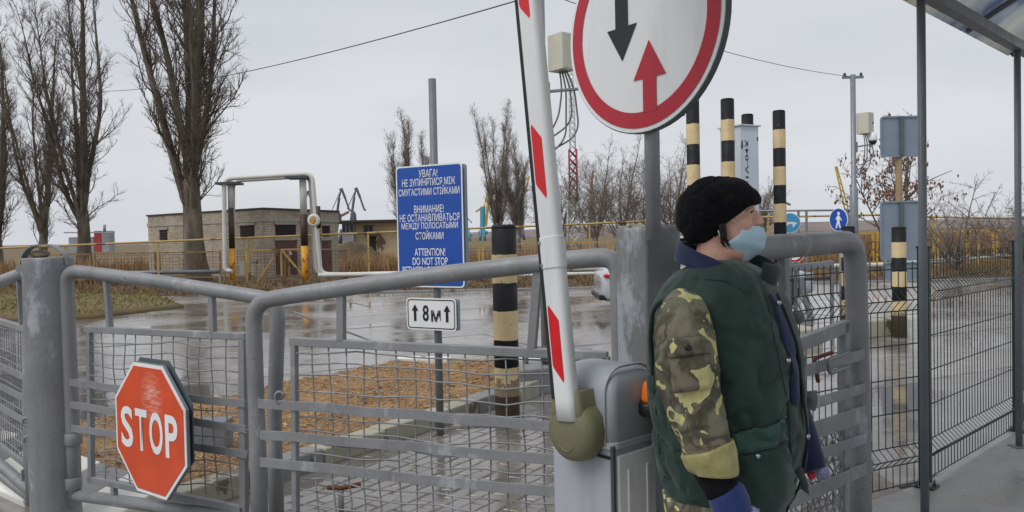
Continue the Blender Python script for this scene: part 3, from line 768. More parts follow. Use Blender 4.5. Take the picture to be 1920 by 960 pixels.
def sect2(w, th, o): return [o + bu * x + nb * y for x, y in rrect(w, th, .02, 5)]
m = MB().loft([sect2(.135, .088, HB + bd * .0 - nb * .008), sect2(.122, .086, HB + bd * .06 - nb * .008), sect2(.114, .084, HB + bd * .112 - nb * .008), sect2(.110, .08, HB + bd * .115 - nb * .008)]); m.build('collar', MT['olive'], t)
ring = [HB + nb * .0375 + (bu * .038 * math.cos(k / 28 * 6.2832) + bd * .05 * math.sin(k / 28 * 6.2832)) + V((0, 0, -.004)) for k in range(29)]
MB().tube(ring, .0022, 5).build('oval_mark', MT['olive'], t)

# ================================================================== square post and round priority sign
SP = D(1219, 700, 2.80); SP.z = .1
t = thing('square_post', 'square grey steel post with flaking paint behind the barrier cabinet', 'post', SP)
a = R_(58); Rs = Matrix.Rotation(-a, 3, 'Z')
zt_ = D(1214, 424, 2.72).z
m = MB(); n_ = 12; S_ = .166
def sq(z, k=0): return [SP + Rs @ V((x, y, z - .1)) for x, y in rrect(S_ - k, S_ - k, .012, 3)]
m.loft([sq(z) for z in [.06, .3, .6, .9, 1.2, zt_ - .02]] + [sq(zt_ - .008, .004), sq(zt_ - .002, .014)], smooth=True)
o = m.build('shaft', MT['post_flaky'], t)
MB().box(SP + UZ * (zt_ - .1), (.15, .15, .006), Rs).build('cap', MT['conc_plain'], t, bevel=.002)
for k, (dx, dy, s) in enumerate(((-.06, -.03, .03), (.02, -.07, .024), (.05, .02, .028), (-.02, .05, .03))):
    MB().box(SP + V((dx, dy, zt_ - .1 + .004)), (s, s * .8, .012), Matrix.Rotation(k, 3, 'Z')).build('rough_lump', MT['conc_plain'], t, bevel=.004)
SG = D(1199, 48, 2.63); a = R_(54); sn = V((-math.sin(a), -math.cos(a), 0)); sx_ = V((math.cos(a), -math.sin(a), 0))
PB = SG - sn * .05
t = thing('priority_sign', 'large round white sign with red rim and two opposing arrows', 'sign', V((PB.x, PB.y, zt_)))
MB().tube([V((PB.x, PB.y, zt_ - .05)), V((PB.x, PB.y, zt_ + .5)), V((PB.x, PB.y, SG.z + .3))], .026, 16).build('pole', MT['galv_light'], t)
MB().prism(circ(.352, 64), SG, sx_, UZ, .004).build('plate', MT['sign_white'], t)
MB().prism(circ(.356, 64), SG - sn * .004, sx_, UZ, .022).build('rim', MT['sign_back_dark'], t)
m = MB(); n = 72; ro, ri = .338, .286
vs = [SG + sn * .002 + sx_ * (r * math.cos(2 * math.pi * k / n)) + UZ * (r * math.sin(2 * math.pi * k / n)) for r in (ro, ri) for k in range(n)]
vs += [v + sn * -.001 for v in vs]
m.add(vs, [(k, (k + 1) % n, n + (k + 1) % n, n + k) for k in range(n)]); m.build('red_ring', MT['sign_red'], t, fixn=False)
def arrow(tip, base, hw, sw, end): return [(tip[0], tip[1])] + [(tip[0] + hw, base), (tip[0] + sw, base), (tip[0] + sw, end), (tip[0] - sw, end), (tip[0] - sw, base), (tip[0] - hw, base)]
MB().prism(arrow((-.082, -.101), .012, .071, .03, .2), SG + sn * .003, sx_, UZ, .001).build('black_arrow', MT['sign_black'], t)
MB().prism(arrow((.043, -.056), -.178, .0725, .03, -.29)[::-1], SG + sn * .003, sx_, UZ, .001).build('red_arrow', MT['sign_red'], t)
for zz in (-.3, -.05): MB().box(SG - sn * .035 + UZ * zz, (.3, .02, .03), Matrix((sx_, -sn, UZ)).transposed()).build('clamp', MT['galv'], t)

# ================================================================== blue notice on its post
PB = G(826, 822); PB.z = 0
t = thing('notice_sign', 'tall blue notice with white trilingual warning text on grey post', 'sign', PB)
yaw = R_(30); sn = V((-math.sin(yaw), -math.cos(yaw), 0)); sx_ = V((math.cos(yaw), -math.sin(yaw), 0))
MB().tube([PB - UZ * .05, PB + UZ * 1.3, V((PB.x, PB.y, D(808, 148, PB.y).z))], .029, 14).build('post', MT['pole_grey'], t)
SGc = D(811, 424, PB.y) + sn * .04
bw, bh = .6, .905
MB().prism(rrect(bw, bh, .03), SGc, sx_, UZ, .004).build('white_border', MT['sign_white'], t)
MB().prism(rrect(bw - .022, bh - .022, .024), SGc + sn * .0015, sx_, UZ, .001).build('blue_panel', MT['sign_blue'], t)
MB().prism(rrect(bw - .01, bh - .02, .02), SGc - sn * .02 + sx_ * .02, sx_, UZ, .02).build('back_frame', MT['sign_back'], t)
for txt, yy, wpx in (('УВАГА!', 326, 34), ('НЕ ЗУПИНЯТИСЯ МІЖ', 342, 97), ('СМУГАСТИМИ СТІЙКАМИ', 358, 111), ('ВНИМАНИЕ!', 392, 54), ('НЕ ОСТАНАВЛИВАТЬСЯ', 408, 109),
                     ('МЕЖДУ ПОЛОСАТЫМИ', 424, 103), ('СТОЙКАМИ', 440, 51), ('ATTENTION!', 472, 56), ('DO NOT STOP', 489, 64), ('BETWEEN THE STANDS', 506, 103)):
    text_mesh('lettering', txt, SGc + sn * .003 + UZ * ((424 - yy) / 227 * bh), sx_, UZ, .056 if 'Й' not in txt else .068, wpx / 121 * bw, MT['sign_white'], t, .006)
S8 = D(814, 588, PB.y) + sn * .04
t = thing('distance_plate', 'small white plate reading 8M between two arrows below the blue notice', 'sign', S8 - UZ * .12)
MB().prism(rrect(.45, .238, .03), S8, sx_, UZ, .004).build('plate', MT['sign_white'], t)
for sgn, wl in ((1, 0),):
    m = MB(); a_, b_ = rrect(.428, .216, .024), rrect(.414, .202, .02); k = len(a_)
    vs = [S8 + sn * .002 + sx_ * x + UZ * y for x, y in a_ + b_]
    m.add(vs, [(i, (i + 1) % k, k + (i + 1) % k, k + i) for i in range(k)]); m.build('black_border', MT['sign_black'], t, fixn=False)
for x in (-.145, .145): MB().prism([(x, .07), (x + .03, .022), (x + .011, .022), (x + .011, -.055), (x - .011, -.055), (x - .011, .022), (x - .03, .022)][::-1], S8 + sn * .003, sx_, UZ, .001).build('arrow', MT['sign_black'], t)
text_mesh('lettering', '8', S8 + sn * .003 + sx_ * -.047 + UZ * .006, sx_, UZ, .12, .055, MT['sign_black'], t, .018)
text_mesh('lettering', 'м', S8 + sn * .003 + sx_ * .045 + UZ * -.013, sx_, UZ, .085, .085, MT['sign_black'], t, .018)
MB().prism(rrect(.44, .23, .02), S8 - sn * .015 + sx_ * .02, sx_, UZ, .015).build('back_frame', MT['sign_back'], t)

# ================================================================== striped posts
def striped(label, base, r, ztop, edges, group=None):
    """edges: heights where the colour changes, top band black"""
    t = thing('striped_post', label, 'post', base, group)
    e = sorted([z for z in edges if base.z + .02 < z < ztop]); o = V((base.x, base.y, 0)); sd2 = base.x * 7
    MB().lathe([(r, base.z - .03), (r, ztop - .032)], o, n=28).lathe([(r, ztop - .032), (r * .985, ztop - .018), (r * .93, ztop - .007), (r * .8, ztop)], o, n=28).build('black_shaft', MT['post_black'], t)
    k = len(e) - 1; q = k                      # the topmost edge is the top of a cream band
    while q >= 0:
        z1 = e[q]; z0 = e[q - 1] if q > 0 else base.z - .03
        rg = []
        for f in (0, 1):
            rg.append([])
        n = 40
        for j in range(n):
            a = 2 * math.pi * j / n; d = V((math.cos(a), math.sin(a), 0))
            w0 = .006 * noise.noise(V((math.cos(a) * 2.2, math.sin(a) * 2.2, z0 * 9 + sd2))); w1 = .006 * noise.noise(V((math.cos(a) * 2.2, math.sin(a) * 2.2, z1 * 9 + sd2)))
            for i, (f, rr) in enumerate(((0, r + .0013), (1, r + .0013))): rg[i].append(o + d * rr + UZ * lerp(z0 + w0, z1 + w1, f))
        MB().loft(rg, caps=False).build('cream_band', MT['post_cream'], t); q -= 2
    return t
def zpx(px, py, y): return D(px, py, y).z
b = G(952, 787); striped('thick black and cream striped post beside the chip bed', b, .101, zpx(946, 421, b.y), [zpx(948, q, b.y) for q in (477, 530, 582, 636, 687, 740)])
for px, y, lab, top, ed in ((1302, 12.1, 'tall striped post partly hidden behind the round sign', 186, (233, 271, 309, 347, 385, 423)),
                        (1367, 12.0, 'tall striped post in front of the white monitor cabinet', 185, (225, 264, 302, 340, 378, 416)),
                        (1404, 13.6, 'striped post showing only its black top behind the white cabinet', 214, (246, 280, 314, 348, 382, 416)),
                        (1463, 13.0, 'tall striped post standing alone right of the guard', 207, (243.5, 278, 313.5, 348.5, 382, 417))):
    x = D(px, 430, y); bb = V((x.x, x.y, 0)); st = (ed[1] - ed[0]) * y / F_PX
    z0 = zpx(px, ed[0], y); striped(lab, bb, .1, zpx(px, top, y), [z0 - k * st for k in range(14)], 'tall striped posts round the monitor cabinet')
for px, yb, lab, top, ed in ((1687, 631, 'short striped post behind the green mesh fence', 425, (454, 483, 509, 537, 563, 591)),
                        (1592, 622, 'short striped post hidden behind the wicket gate corner', 424, (453, 482, 508, 536, 562, 592))):
    b = G(px, yb); striped(lab, b, .094, zpx(px, top, b.y), [zpx(px, q, b.y) for q in ed], 'short striped posts')

# white radiation monitor cabinet
yb = 12.95; c = D(1388, 430, yb); c.z = 0; a = R_(30)
n1 = V((math.sin(a), -math.cos(a), 0)); u1 = V((math.cos(a), math.sin(a), 0))   # right face turned a little right
ztp = zpx(1388, 240, yb); R1 = Matrix((u1, -n1, UZ)).transposed()
t = thing('monitor_cabinet', 'tall pale blue white metal cabinet with vertical dark lettering', 'cabinet', c)
m = MB().box(c + UZ * (ztp / 2), (.40, .46, ztp), R1); m.build('case', MT['yantar_side'], t, bevel=.01)
m = MB().box(c + n1 * .236 + UZ * (ztp / 2 - .03), (.36, .012, ztp - .12), R1); m.build('door', MT['yantar_white'], t, bevel=.004)
m = MB().box(c + UZ * (ztp + .012), (.46, .52, .026), R1); m.build('lid', MT['yantar_side'], t, bevel=.004)
for zz in (ztp - .3, ztp - 1.25): MB().tube([c + n1 * .245 - u1 * .19 + UZ * (zz - .06), c + n1 * .245 - u1 * .19 + UZ * (zz + .06)], .014, 8).build('hinge', MT['dark_grey'], t)
for zz in (ztp - .2, ztp - 1.2): MB().box(c + n1 * .247 + u1 * .16 + UZ * zz, (.02, .012, .06), R1).build('latch', MT['dark_grey'], t)
text_mesh('lettering', 'РЬ-1А-04Х', c + n1 * .2435 - u1 * .085 + UZ * zpx(1393, 318, yb - .3), UZ, -u1, .075, .98, MT['text_navy'], t, .02)
MB().lathe([(.05, 0), (.05, .01)], c - u1 * .205 + UZ * (ztp - .25) + n1 * .05, -u1, 16).build('round_plate', MT['rust'], t)
# ================================================================== wicket gate on the right
pl = Plane(1425, 2.66, 1607, 3.16); p = pl.p
t = thing('wicket_gate', 'thick pipe wicket gate with flat rungs behind the guard', 'gate', down(p(1610, 700), .1))
zb_ = .16; r = .0435
top = [down(p(1612, 800), zb_), p(1612, 800), p(1603, 452), p(1425, 465), p(1340, 472), p(1335, 640), down(p(1335, 640), zb_)]
MB().tube(fillet(top, .1, 8), r, 18).build('pipe_frame', MT['gate_grey'], t)
MB().tube([down(p(1612, 800), zb_ + .04), down(p(1335, 640), zb_ + .04)], r * .8, 12).build('bottom_pipe', MT['gate_grey'], t)
for k, (a_, b_, wd) in enumerate((((1340, 706), (1588, 611), .05), ((1583, 604), (1583, 1000), .045), ((1468, 470), (1475, 640), .034))):
    MB().bar(p(*a_), p(*b_), wd, .03, pl.n).build('mesh_frame', MT['gate_grey'], t, bevel=.004)
for (x0, y0, x1, y1, wd) in ((1340, 744, 1627, 662, .043), (1340, 815, 1631, 724, .04), (1340, 870, 1632, 772, .066), (1340, 920, 1634, 818, .04), (1340, 1005, 1636, 873, .05)):
    MB().bar(p(x0, y0, .035), p(x1, y1, .035), wd, .006, pl.n).build('rung', MT['gate_grey'], t, bevel=.0015)
m = MB(); sA, sB = pl.s_(1345, 900), pl.s_(1582, 900); zz0, zz1 = zb_ + .06, p(1560, 790).z
k = 0; s = sA - .8
while s < sB + .02:
    for sg in (1, -1):
        P = []
        for j in range(20):
            z = zz0 + (zz1 - zz0) * j / 19; ss = (s + (z - zz0) * .62) if sg > 0 else (s + .8 - (z - zz0) * .62)
            if sA <= ss <= sB and z <= zz1 - .0: P.append(pl.at(ss, z, .006 * math.sin(ss * 100) + .003 * sg))
        if len(P) > 1: m.tube(P, .0032, 5)
    s += .04
m.build('diamond_mesh', MT['gate_grey'], t)
MB().tube(fillet([p(1590, 660, .05), p(1552, 676, .07), p(1556, 700, .07), p(1592, 687, .05)], .015, 5), .008, 8).build('latch_loop', MT['galv'], t)
MB().tube(fillet([p(1560, 661, .0), p(1526, 672, -.02), p(1534, 716, -.02)], .02, 5), .008, 8).build('hook', MT['rust'], t)
MB().box(p(1577, 655, -.02), (.02, .03, .1)).build('lock_plate', MT['galv'], t)

# ================================================================== green welded mesh fence
def mesh_panel(label, A, B, z0, z1, step=.05, rv=.0028, sag=None, flip=1):
    t = thing('mesh_fence', label, 'fence', V((A.x, A.y, z0)), 'green mesh fence panels')
    d = B - A; d.z = 0; L = d.length; u = d.normalized(); n = V((u.y, -u.x, 0)) * flip
    H = z1 - z0
    prof = [(0, 0), (.12, 0), (.17, .05), (.22, 0), (H - .26, 0), (H - .2, .05), (H - .14, 0), (H, 0)]
    def off(z):
        return table([(a, b) for a, b in prof], z)[0]
    sg = sag or (lambda s: 0)
    m = MB(); k = int(L / step)
    for i in range(k + 1):
        s = i * L / k
        m.tube([A + u * s + n * (o + sg(s)) + UZ * (z0 - A.z + z) for z, o in prof], rv, 5, smooth=False)
    m.build('upright_wires', MT['fence_green'], t)
    m = MB(); zs = [.0 + .01, .12, .17, .22] + [.22 + (H - .48) * q / 4 for q in (1, 2, 3)] + [H - .26, H - .2, H - .14, H - .04]
    for z in zs: m.tube([A + u * (L * q / 12) + n * (off(z) + sg(L * q / 12) + .005) + UZ * (z0 - A.z + z) for q in range(13)], rv * 1.25, 5)
    m.build('cross_wires', MT['fence_green'], t)
    return t
ZP = .1
A1 = V((1.20, 3.62, 0)); B1 = V((2.19, 4.21, 0)); C1 = V((3.40, 5.33, 0)); D1 = V((5.0, 6.9, 0))
mesh_panel('green welded mesh fence panel behind the wicket gate', A1, B1 - (B1 - A1).normalized() * .02, ZP + .03, 1.325, .05, sag=lambda s: -.05 * math.sin(s / 1.15 * math.pi))
mesh_panel('green welded mesh fence panel between the two canopy posts', B1 + V((.05, .05, 0)), C1, ZP + .03, 1.36, .05)
mesh_panel('green welded mesh fence panel at the right picture edge', C1 + V((.05, .05, 0)), D1, ZP + .03, 1.36, .05)
for q, lab in ((B1 + V((.02, .02, 0)), 'dark green fence post beside the near canopy post'), (C1 + V((.03, .02, 0)), 'dark green fence post beside the far canopy post')):
    t = thing('fence_post', lab, 'post', V((q.x, q.y, ZP)), 'green fence posts')
    MB().box(V((q.x, q.y, ZP + .645)), (.04, .06, 1.29), Matrix.Rotation(R_(45), 3, 'Z')).build('shaft', MT['green_post'], t, bevel=.004)
    MB().box(V((q.x, q.y, ZP + 1.296)), (.046, .066, .014), Matrix.Rotation(R_(45), 3, 'Z')).build('cap', MT['black_plastic'], t, bevel=.003)
    MB().box(V((q.x, q.y, ZP + .004)), (.11, .11, .008), Matrix.Rotation(R_(45), 3, 'Z')).build('base_plate', MT['green_post'], t)
    for dx, dy in ((.05, 0), (-.05, 0), (0, .05), (0, -.05)): MB().lathe([(.008, 0), (.008, .02), (.005, .03)], V((q.x + dx, q.y + dy, ZP + .007)), n=8).build('bolt', MT['galv'], t)

# ================================================================== canopy
t = NT('polycarb')
c = t.ramp(t.noise(1.6, 6, .7, t.pos((1, .5, 1), (0, 0, .8))), [(.34, srgb(120, 138, 168)), (.45, srgb(188, 194, 198)), (.6, srgb(214, 214, 206)), (.75, srgb(160, 158, 146))])
t.set(Base_Color=c, Roughness=.35); t.b.inputs['Transmission Weight'].default_value = .0
tb = t.n('ShaderNodeBsdfTranslucent'); t.l(c, tb.inputs['Color'])
ms = t.n('ShaderNodeMixShader'); ms.inputs[0].default_value = .8
t.l(t.b.outputs[0], ms.inputs[1]); t.l(tb.outputs[0], ms.inputs[2])
t.l(ms.outputs[0], t.t.nodes['Material Output'].inputs['Surface'])
P1 = D(1733, 800, 3.76); P1.z = ZP; P2 = G(1911, 838, ZP)
cu_ = (P2 - P1); cu_.z = 0; cu_.normalize(); cv_ = V((cu_.y, -cu_.x, 0))     # cv_ points over the pavement
zbm = D(1905, 86, P2.y).z
t = thing('canopy', 'curved translucent canopy on slender grey posts over the pavement', 'canopy', P1)
post_q = [P1 - cu_ * 3.6, P1, P2]
post_q = [P1 - cu_ * 1.9 + cv_ * 0, P1, P2] if False else [P1, P2]
for q in post_q:
    MB().tube([q, V((q.x, q.y, zbm))], .0195, 14).build('post', MT['canopy_steel'], t)
    MB().lathe([(.065, 0), (.065, .008)], q, n=4).build('base_plate', MT['canopy_steel'], t)
E2 = P2 + cu_ * .29; E1 = P1 - cu_ * 3.8
for q, zz in ((0, zbm), (2.3, zbm)):
    MB().box((E1 + E2) / 2 + cv_ * q + UZ * (zz - ZP), ((E2 - E1).length, .06, .06), Matrix((cu_, cv_, UZ)).transposed()).build('beam', MT['canopy_steel'], t, bevel=.004)
for s in (1.0, 2.45):
    q = P1 - cu_ * 3.0 + cv_ * 2.3
for q in (P1 + cv_ * 2.3, P2 + cv_ * 2.3):
    MB().tube([V((q.x, q.y, ZP)), V((q.x, q.y, zbm))], .0195, 14).build('post', MT['canopy_steel'], t)
def arch(w_): # offset across, height
    x = -.12 + w_ * 2.54; k = (x - 1.15) / 1.15
    return x, zbm + .05 + .32 * (1 - k * k)
n = 26; m = MB()
for sgm in range(6):
    a0 = E1 + (E2 - E1) * (sgm / 6) + cu_ * .012; a1 = E1 + (E2 - E1) * ((sgm + 1) / 6) - cu_ * .012
    m = MB(); vs = []
    for e in (a0, a1):
        for k in range(n + 1):
            x, z = arch(k / n); vs.append(V((e.x, e.y, 0)) + cv_ * x + UZ * (z + .025))
    m.add(vs, [(k, k + 1, n + 2 + k, n + 1 + k) for k in range(n)], 0, True)
    o = m.build('roof_sheet', MT['polycarb'], t, fixn=False)
    md = o.modifiers.new('solid', 'SOLIDIFY'); md.thickness = .008
for sgm in range(7):
    e = E1 + (E2 - E1) * (sgm / 6) + (cu_ * -.03 if sgm == 6 else V((0, 0, 0)))
    P = [V((e.x, e.y, 0)) + cv_ * arch(k / n)[0] + UZ * (arch(k / n)[1] + .002) for k in [.25] + list(range(1, n)) + [n - .25]]
    MB().tube(P, .017, 8).build('rib', MT['canopy_steel'], t)
for sgm in (2, 4):
    e = E1 + (E2 - E1) * (sgm / 6 + .02)
    MB().tube([V((e.x, e.y, zbm)), V((e.x, e.y, zbm)) + cv_ * 2.3], .02, 8).build('tie_bar', MT['canopy_steel'], t)

# ================================================================== camera masts
def junction(mat_t, c, R, s):
    MB().box(c, s, R).build('control_box', MT['box_beige'], mat_t, bevel=.006)
def mast(label, px, yb, ytop, r, box, arm_y, thick_y=None, crossbar=False, cam_px=None, loops=((0, 0),), side=1):
    b = D(px, 440, yb); b.z = 0
    zt = zpx(px, ytop, yb)
    t = thing('camera_mast', label, 'mast', b, 'camera masts')
    zk = zpx(px, thick_y, yb) if thick_y else 1.2
    MB().lathe([(r * 1.5, -.05), (r * 1.5, zk - .03), (r, zk), (r, zt)], b, n=16).build('pole', MT['galv'], t)
    (x0, x1, xm, y0, y1) = box
    k = yb / F_PX
    cx = D((x0 + x1) / 2, (y0 + y1) / 2, yb - .05)
    a = R_(38); n1 = V((math.sin(a), -math.cos(a), 0)); u1 = V((math.cos(a), math.sin(a), 0)); R1 = Matrix((u1, -n1, UZ)).transposed()
    wv = (x1 - x0) * k
    junction(t, cx, R1, (wv * .62, wv * .72, (y1 - y0) * k))
    MB().box(cx + n1 * (wv * .36 + .003), (wv * .56, .006, (y1 - y0) * k * .92), R1).build('box_door', MT['box_beige'], t, bevel=.002)
    MB().lathe([(.016, 0), (.012, .02)], cx + n1 * (wv * .36 + .006) + u1 * wv * .14 + UZ * .0, n1, 10).build('lock', MT['black_plastic'], t)
    ca = D(px, arm_y, yb); e = D(cam_px[0], arm_y - 6, yb - .1)
    MB().box(ca + V((.02, 0, 0)), (.07, .06, .2)).build('clamp', MT['galv'], t, bevel=.004)
    MB().bar(ca, e, .05, .03).build('arm', MT['galv'], t, bevel=.006)
    ct = D(cam_px[0], cam_px[1], yb - .12)
    MB().lathe([(.05, .14), (.075, .12), (.08, 0), (.074, -.02)], ct, n=18).build('camera_housing', MT['sign_white'], t)
    MB().lathe([(.07, -.02), (.066, -.05), (.04, -.09), (0, -.1)], ct, n=18).build('camera_dome', MT['black_plastic'], t)
    zb2 = cx.z - (y1 - y0) * k / 2
    rn = random.Random(int(px))
    for i in range(4):
        q0 = V((cx.x + (-.03 + .025 * i), cx.y, zb2)); lo = zb2 - rn.uniform(.45, .75)
        P = [q0, q0 + V((.02 + .02 * i, -.02, -.2)), V((q0.x + .05 * (i - 1) + .03, q0.y, lo)), V((b.x + r + .04, b.y, lo - .16)), V((b.x + r * .9, b.y, lo - .12 + .04 * i))]
        MB().tube(fillet(P, .2, 6), .010, 6).build('cable', MT['cable_grey'], t)
    if crossbar:
        MB().box(b + UZ * (zt - .05), (.42, .03, .05)).build('crossbar', MT['galv'], t, bevel=.004)
        for x in (-.16, .16): MB().lathe([(.025, 0), (.03, .03), (.015, .06)], b + V((x, 0, zt - .02)), n=10).build('insulator', MT['dark_grey'], t)
    return t
mast('grey camera mast partly hidden behind the barrier boom', 1022, 8.7, -150, .045, (1026, 1082, 1046, 66, 133), 172, cam_px=(1092, 150), thick_y=330)
mast('grey camera mast with crossbar and beige box right of the guard', 1602, 15.5, 140, .05, (1606, 1638, 1622, 212, 251), 276, thick_y=350, crossbar=True, cam_px=(1637, 262))

# ================================================================== sign backs and small round signs at right
def sign_back(label, pxc, y0, y1, x0, x1, yd, post=None, yaw=0):
    c = D((x0 + x1) / 2, (y0 + y1) / 2, yd); k = yd / F_PX
    t = thing('road_sign', label, 'sign', c - UZ * ((y1 - y0) * k / 2), 'grey backs of signs on a wooden post')
    MB().prism(rrect((x1 - x0) * k, (y1 - y0) * k, .05), c, V((1, 0, 0)), UZ, .012).build('plate', MT['sign_back'], t, bevel=.004)
    m = MB(); a_, b_ = rrect((x1 - x0) * k + .02, (y1 - y0) * k + .02, .055), rrect((x1 - x0) * k - .03, (y1 - y0) * k - .03, .04); q = len(a_)
    m.loft([[c + V((x, -.004, z)) for x, z in a_], [c + V((x, -.02, z)) for x, z in a_], [c + V((x, -.02, z)) for x, z in b_], [c + V((x, -.004, z)) for x, z in b_]], caps=False, smooth=False)
    m.build('rim', MT['sign_back'], t)
    MB().box(c + V((0, -.03, 0)), (.06, .03, (y1 - y0) * k * .98)).build('spine', MT['sign_back_dark'], t)
    return t
Y9 = 12.6
bb = D(1689, 430, Y9); bb.z = 0
t = thing('sign_post', 'yellowish weathered post carrying the grey sign backs', 'post', bb)
MB().tube([bb + V((0, .05, -.05)), bb + V((0, .05, 1.5)), V((bb.x, bb.y + .05, zpx(1687, 222, Y9)))], .05, 10).build('shaft', MT['wood_post'], t)
sign_back('upper grey square sign back on the wooden post', 1687, 219, 293, 1651, 1727, Y9)
sign_back('large lower grey sign back behind the short striped post', 1687, 378, 487, 1651, 1727, Y9)
sign_back('small grey sign back lowest on the wooden post', 1687, 492, 524, 1657, 1722, Y9)
def round_sign(name, label, px, py, rad_px, yd, mat, yaw, extra, pole_h=None):
    c = D(px, py, yd); rad = rad_px * yd / F_PX; sn = V((math.sin(yaw), -math.cos(yaw), 0)); sx = V((math.cos(yaw), math.sin(yaw), 0))
    b = V((c.x, c.y, 0)); t = thing(name, label, 'sign', b)
    MB().tube([b - sn * .04 - UZ * .05, V((c.x, c.y, c.z + rad * .6)) - sn * .04], .025, 10).build('pole', MT['galv'], t)
    MB().prism(circ(rad, 36), c, sx, UZ, .01).build('rim', MT['sign_white'], t)
    MB().prism(circ(rad * .94, 36), c + sn * .002, sx, UZ, .001).build('face', MT[mat], t)
    extra(t, c + sn * .004, sx, rad); return t
def pedestrian(t, c, sx, r):
    m = MB(); m.prism([(x * r, z * r) for x, z in ((-.12, .05), (-.16, -.25), (-.3, -.72), (-.16, -.72), (.0, -.3), (.14, -.72), (.28, -.72), (.14, -.2), (.16, .1), (.34, -.12), (.38, -.02), (.12, .34), (-.06, .36), (-.3, .08), (-.24, 0))][::-1], c, sx, UZ, .001)
    m.build('figure', MT['sign_white'], t)
    MB().prism([(x + .04 * r, z + .52 * r) for x, z in circ(.15 * r, 14)], c, sx, UZ, .001).build('head', MT['sign_white'], t)
round_sign('walkway_sign', 'round blue sign with white walking figure behind the wicket gate', 1572, 412, 22, 11.6, 'sign_blue', R_(-66), pedestrian)
def side_arrow(t, c, sx, r):
    MB().prism([(x * r, z * r) for x, z in ((-.55, -.3), (-.2, -.3), (-.2, -.12), (.25, -.12), (.25, -.5), (.7, 0), (.25, .1), (-.55, .1))], c, sx, UZ, .001).build('arrow', MT['sign_white'], t)
round_sign('direction_sign', 'pale blue round sign half hidden behind the lone striped post', 1481, 418, 19, 14.4, 'sign_cyan', R_(-20), side_arrow)
def no_park(t, c, sx, r):
    MB().prism([(x, z) for x, z in circ(r * .93, 30)], c, sx, UZ, .001).build('red_ring', MT['sign_red'], t)
    MB().prism([(x, z) for x, z in circ(r * .72, 30)], c + V((0, -.003, 0)), sx, UZ, .001).build('white_disc', MT['sign_white'], t)
    m = MB(); q = V((0, -.006, 0)); m.prism([(x * r, z * r) for x, z in ((-.1, -.45), (.06, -.45), (.06, -.05), (.3, .05), (.32, .35), (.1, .48), (-.1, .45))], c + q, sx, UZ, .001); m.build('symbol', MT['sign_black'], t)
round_sign('prohibition_sign', 'small round white sign with red rim under the wicket top rail', 1489, 474, 19, 15.2, 'sign_white', R_(-25), no_park)

# grey guard rack between person and wicket
t = thing('guard_rack', 'grey metal rack of beams and slanted braces behind the green mesh', 'rack', G(1535, 600))
yd = G(1535, 600).y
def K(px, py, dy=0): return D(px, py, yd + dy)
MB().bar(K(1440, 508), K(1562, 494), .11, .06, V((0, 1, 0))).build('beam', MT['galv'], t, bevel=.01)
MB().bar(K(1462, 526, .1), K(1562, 521, .1), .05, .05, V((0, 1, 0))).build('beam', MT['dark_grey'], t, bevel=.01)
for px in (1492, 1560): MB().bar(K(px, 490, .06), down(K(px, 600, .06), -.02), .06, .05, V((0, 1, 0))).build('post', MT['galv'], t, bevel=.01)
MB().bar(K(1500, 520, -.06), down(K(1522, 590, -.06), -.02), .1, .05, V((0, 1, 0))).build('brace', MT['galv'], t, bevel=.01)
t = None
for (px, py, s, lab) in ((1640, 628, (.62, .35, .26), 'pale concrete block behind the fence left of the short striped post'), (1470, 640, (.9, .5, .2), 'flat pale concrete block behind the wicket gate')):
    g = G(px, py); m = MB().box(g + UZ * (s[2] / 2 - .02), s, Matrix.Rotation(.35, 3, 'Z')); m.build('concrete_block', MT['kerb_pale'], bevel=.03, label=lab, cat='block', base=g)
# small floor bracket and lamp base seen through the gate
g = G(640, 960); g = V((g.x * .97, g.y * .97, .02))
t = thing('gate_stop', 'small rusty floor stop behind the gate mesh', 'gate stop', g)
hz = D(640, 918, g.y).z
MB().tube([g - UZ * .02, V((g.x, g.y, hz))], .016, 8).build('stem', MT['gate_grey'], t)
MB().tube([D(614, 914, g.y), D(640, 915, g.y), D(676, 908, g.y)], .014, 8).build('head', MT['rust'], t)
g = G(402, 860); zz = D(402, 790, g.y).z
t = thing('floor_box', 'grey metal box on a short stand behind the left gate leaf', 'box', V((g.x, g.y, .06)))
MB().box(V((g.x, g.y, (D(402, 782, g.y).z + D(402, 840, g.y).z) / 2)), (.22, .16, .19)).build('case', MT['galv'], t, bevel=.008)
MB().tube([V((g.x - .05, g.y, .02)), V((g.x - .05, g.y, D(402, 838, g.y).z))], .02, 8).build('stand', MT['dark_grey'], t)
g = G(1010, 745)
t = thing('floodlight', 'small floodlight on a concrete foot beside the barrier boom', 'floodlight', V((g.x, g.y + .3, 0)))
gc = V((g.x + .1, g.y + .45, 0))
MB().box(gc + UZ * .12, (.9, .5, .26), Matrix.Rotation(.5, 3, 'Z')).build('concrete_foot', MT['kerb_grey'], t, bevel=.02)
MB().box(gc + V((.05, -.1, .33)), (.22, .12, .16), Matrix.Rotation(.4, 3, 'X')).build('lamp_head', MT['dark_grey'], t, bevel=.01)
MB().tube([gc + V((-.2, -.05, .25)), gc + V((-.2, -.05, .34))], .02, 8).build('bolt', MT['galv'], t)
# rail pipe bent loop beside the round post foot
q0 = G(225, 958); t = MB().tube(fillet([q0 + V((-.12, -.05, .03)), q0 + V((-.05, .05, .09)), q0 + V((.12, .08, .07)), q0 + V((.2, .0, .03))], .06, 6), .028, 10)
t.build('rusty_pipe', MT['rust'], label='short bent rusty pipe lying at the kerb corner', cat='pipe', base=q0)
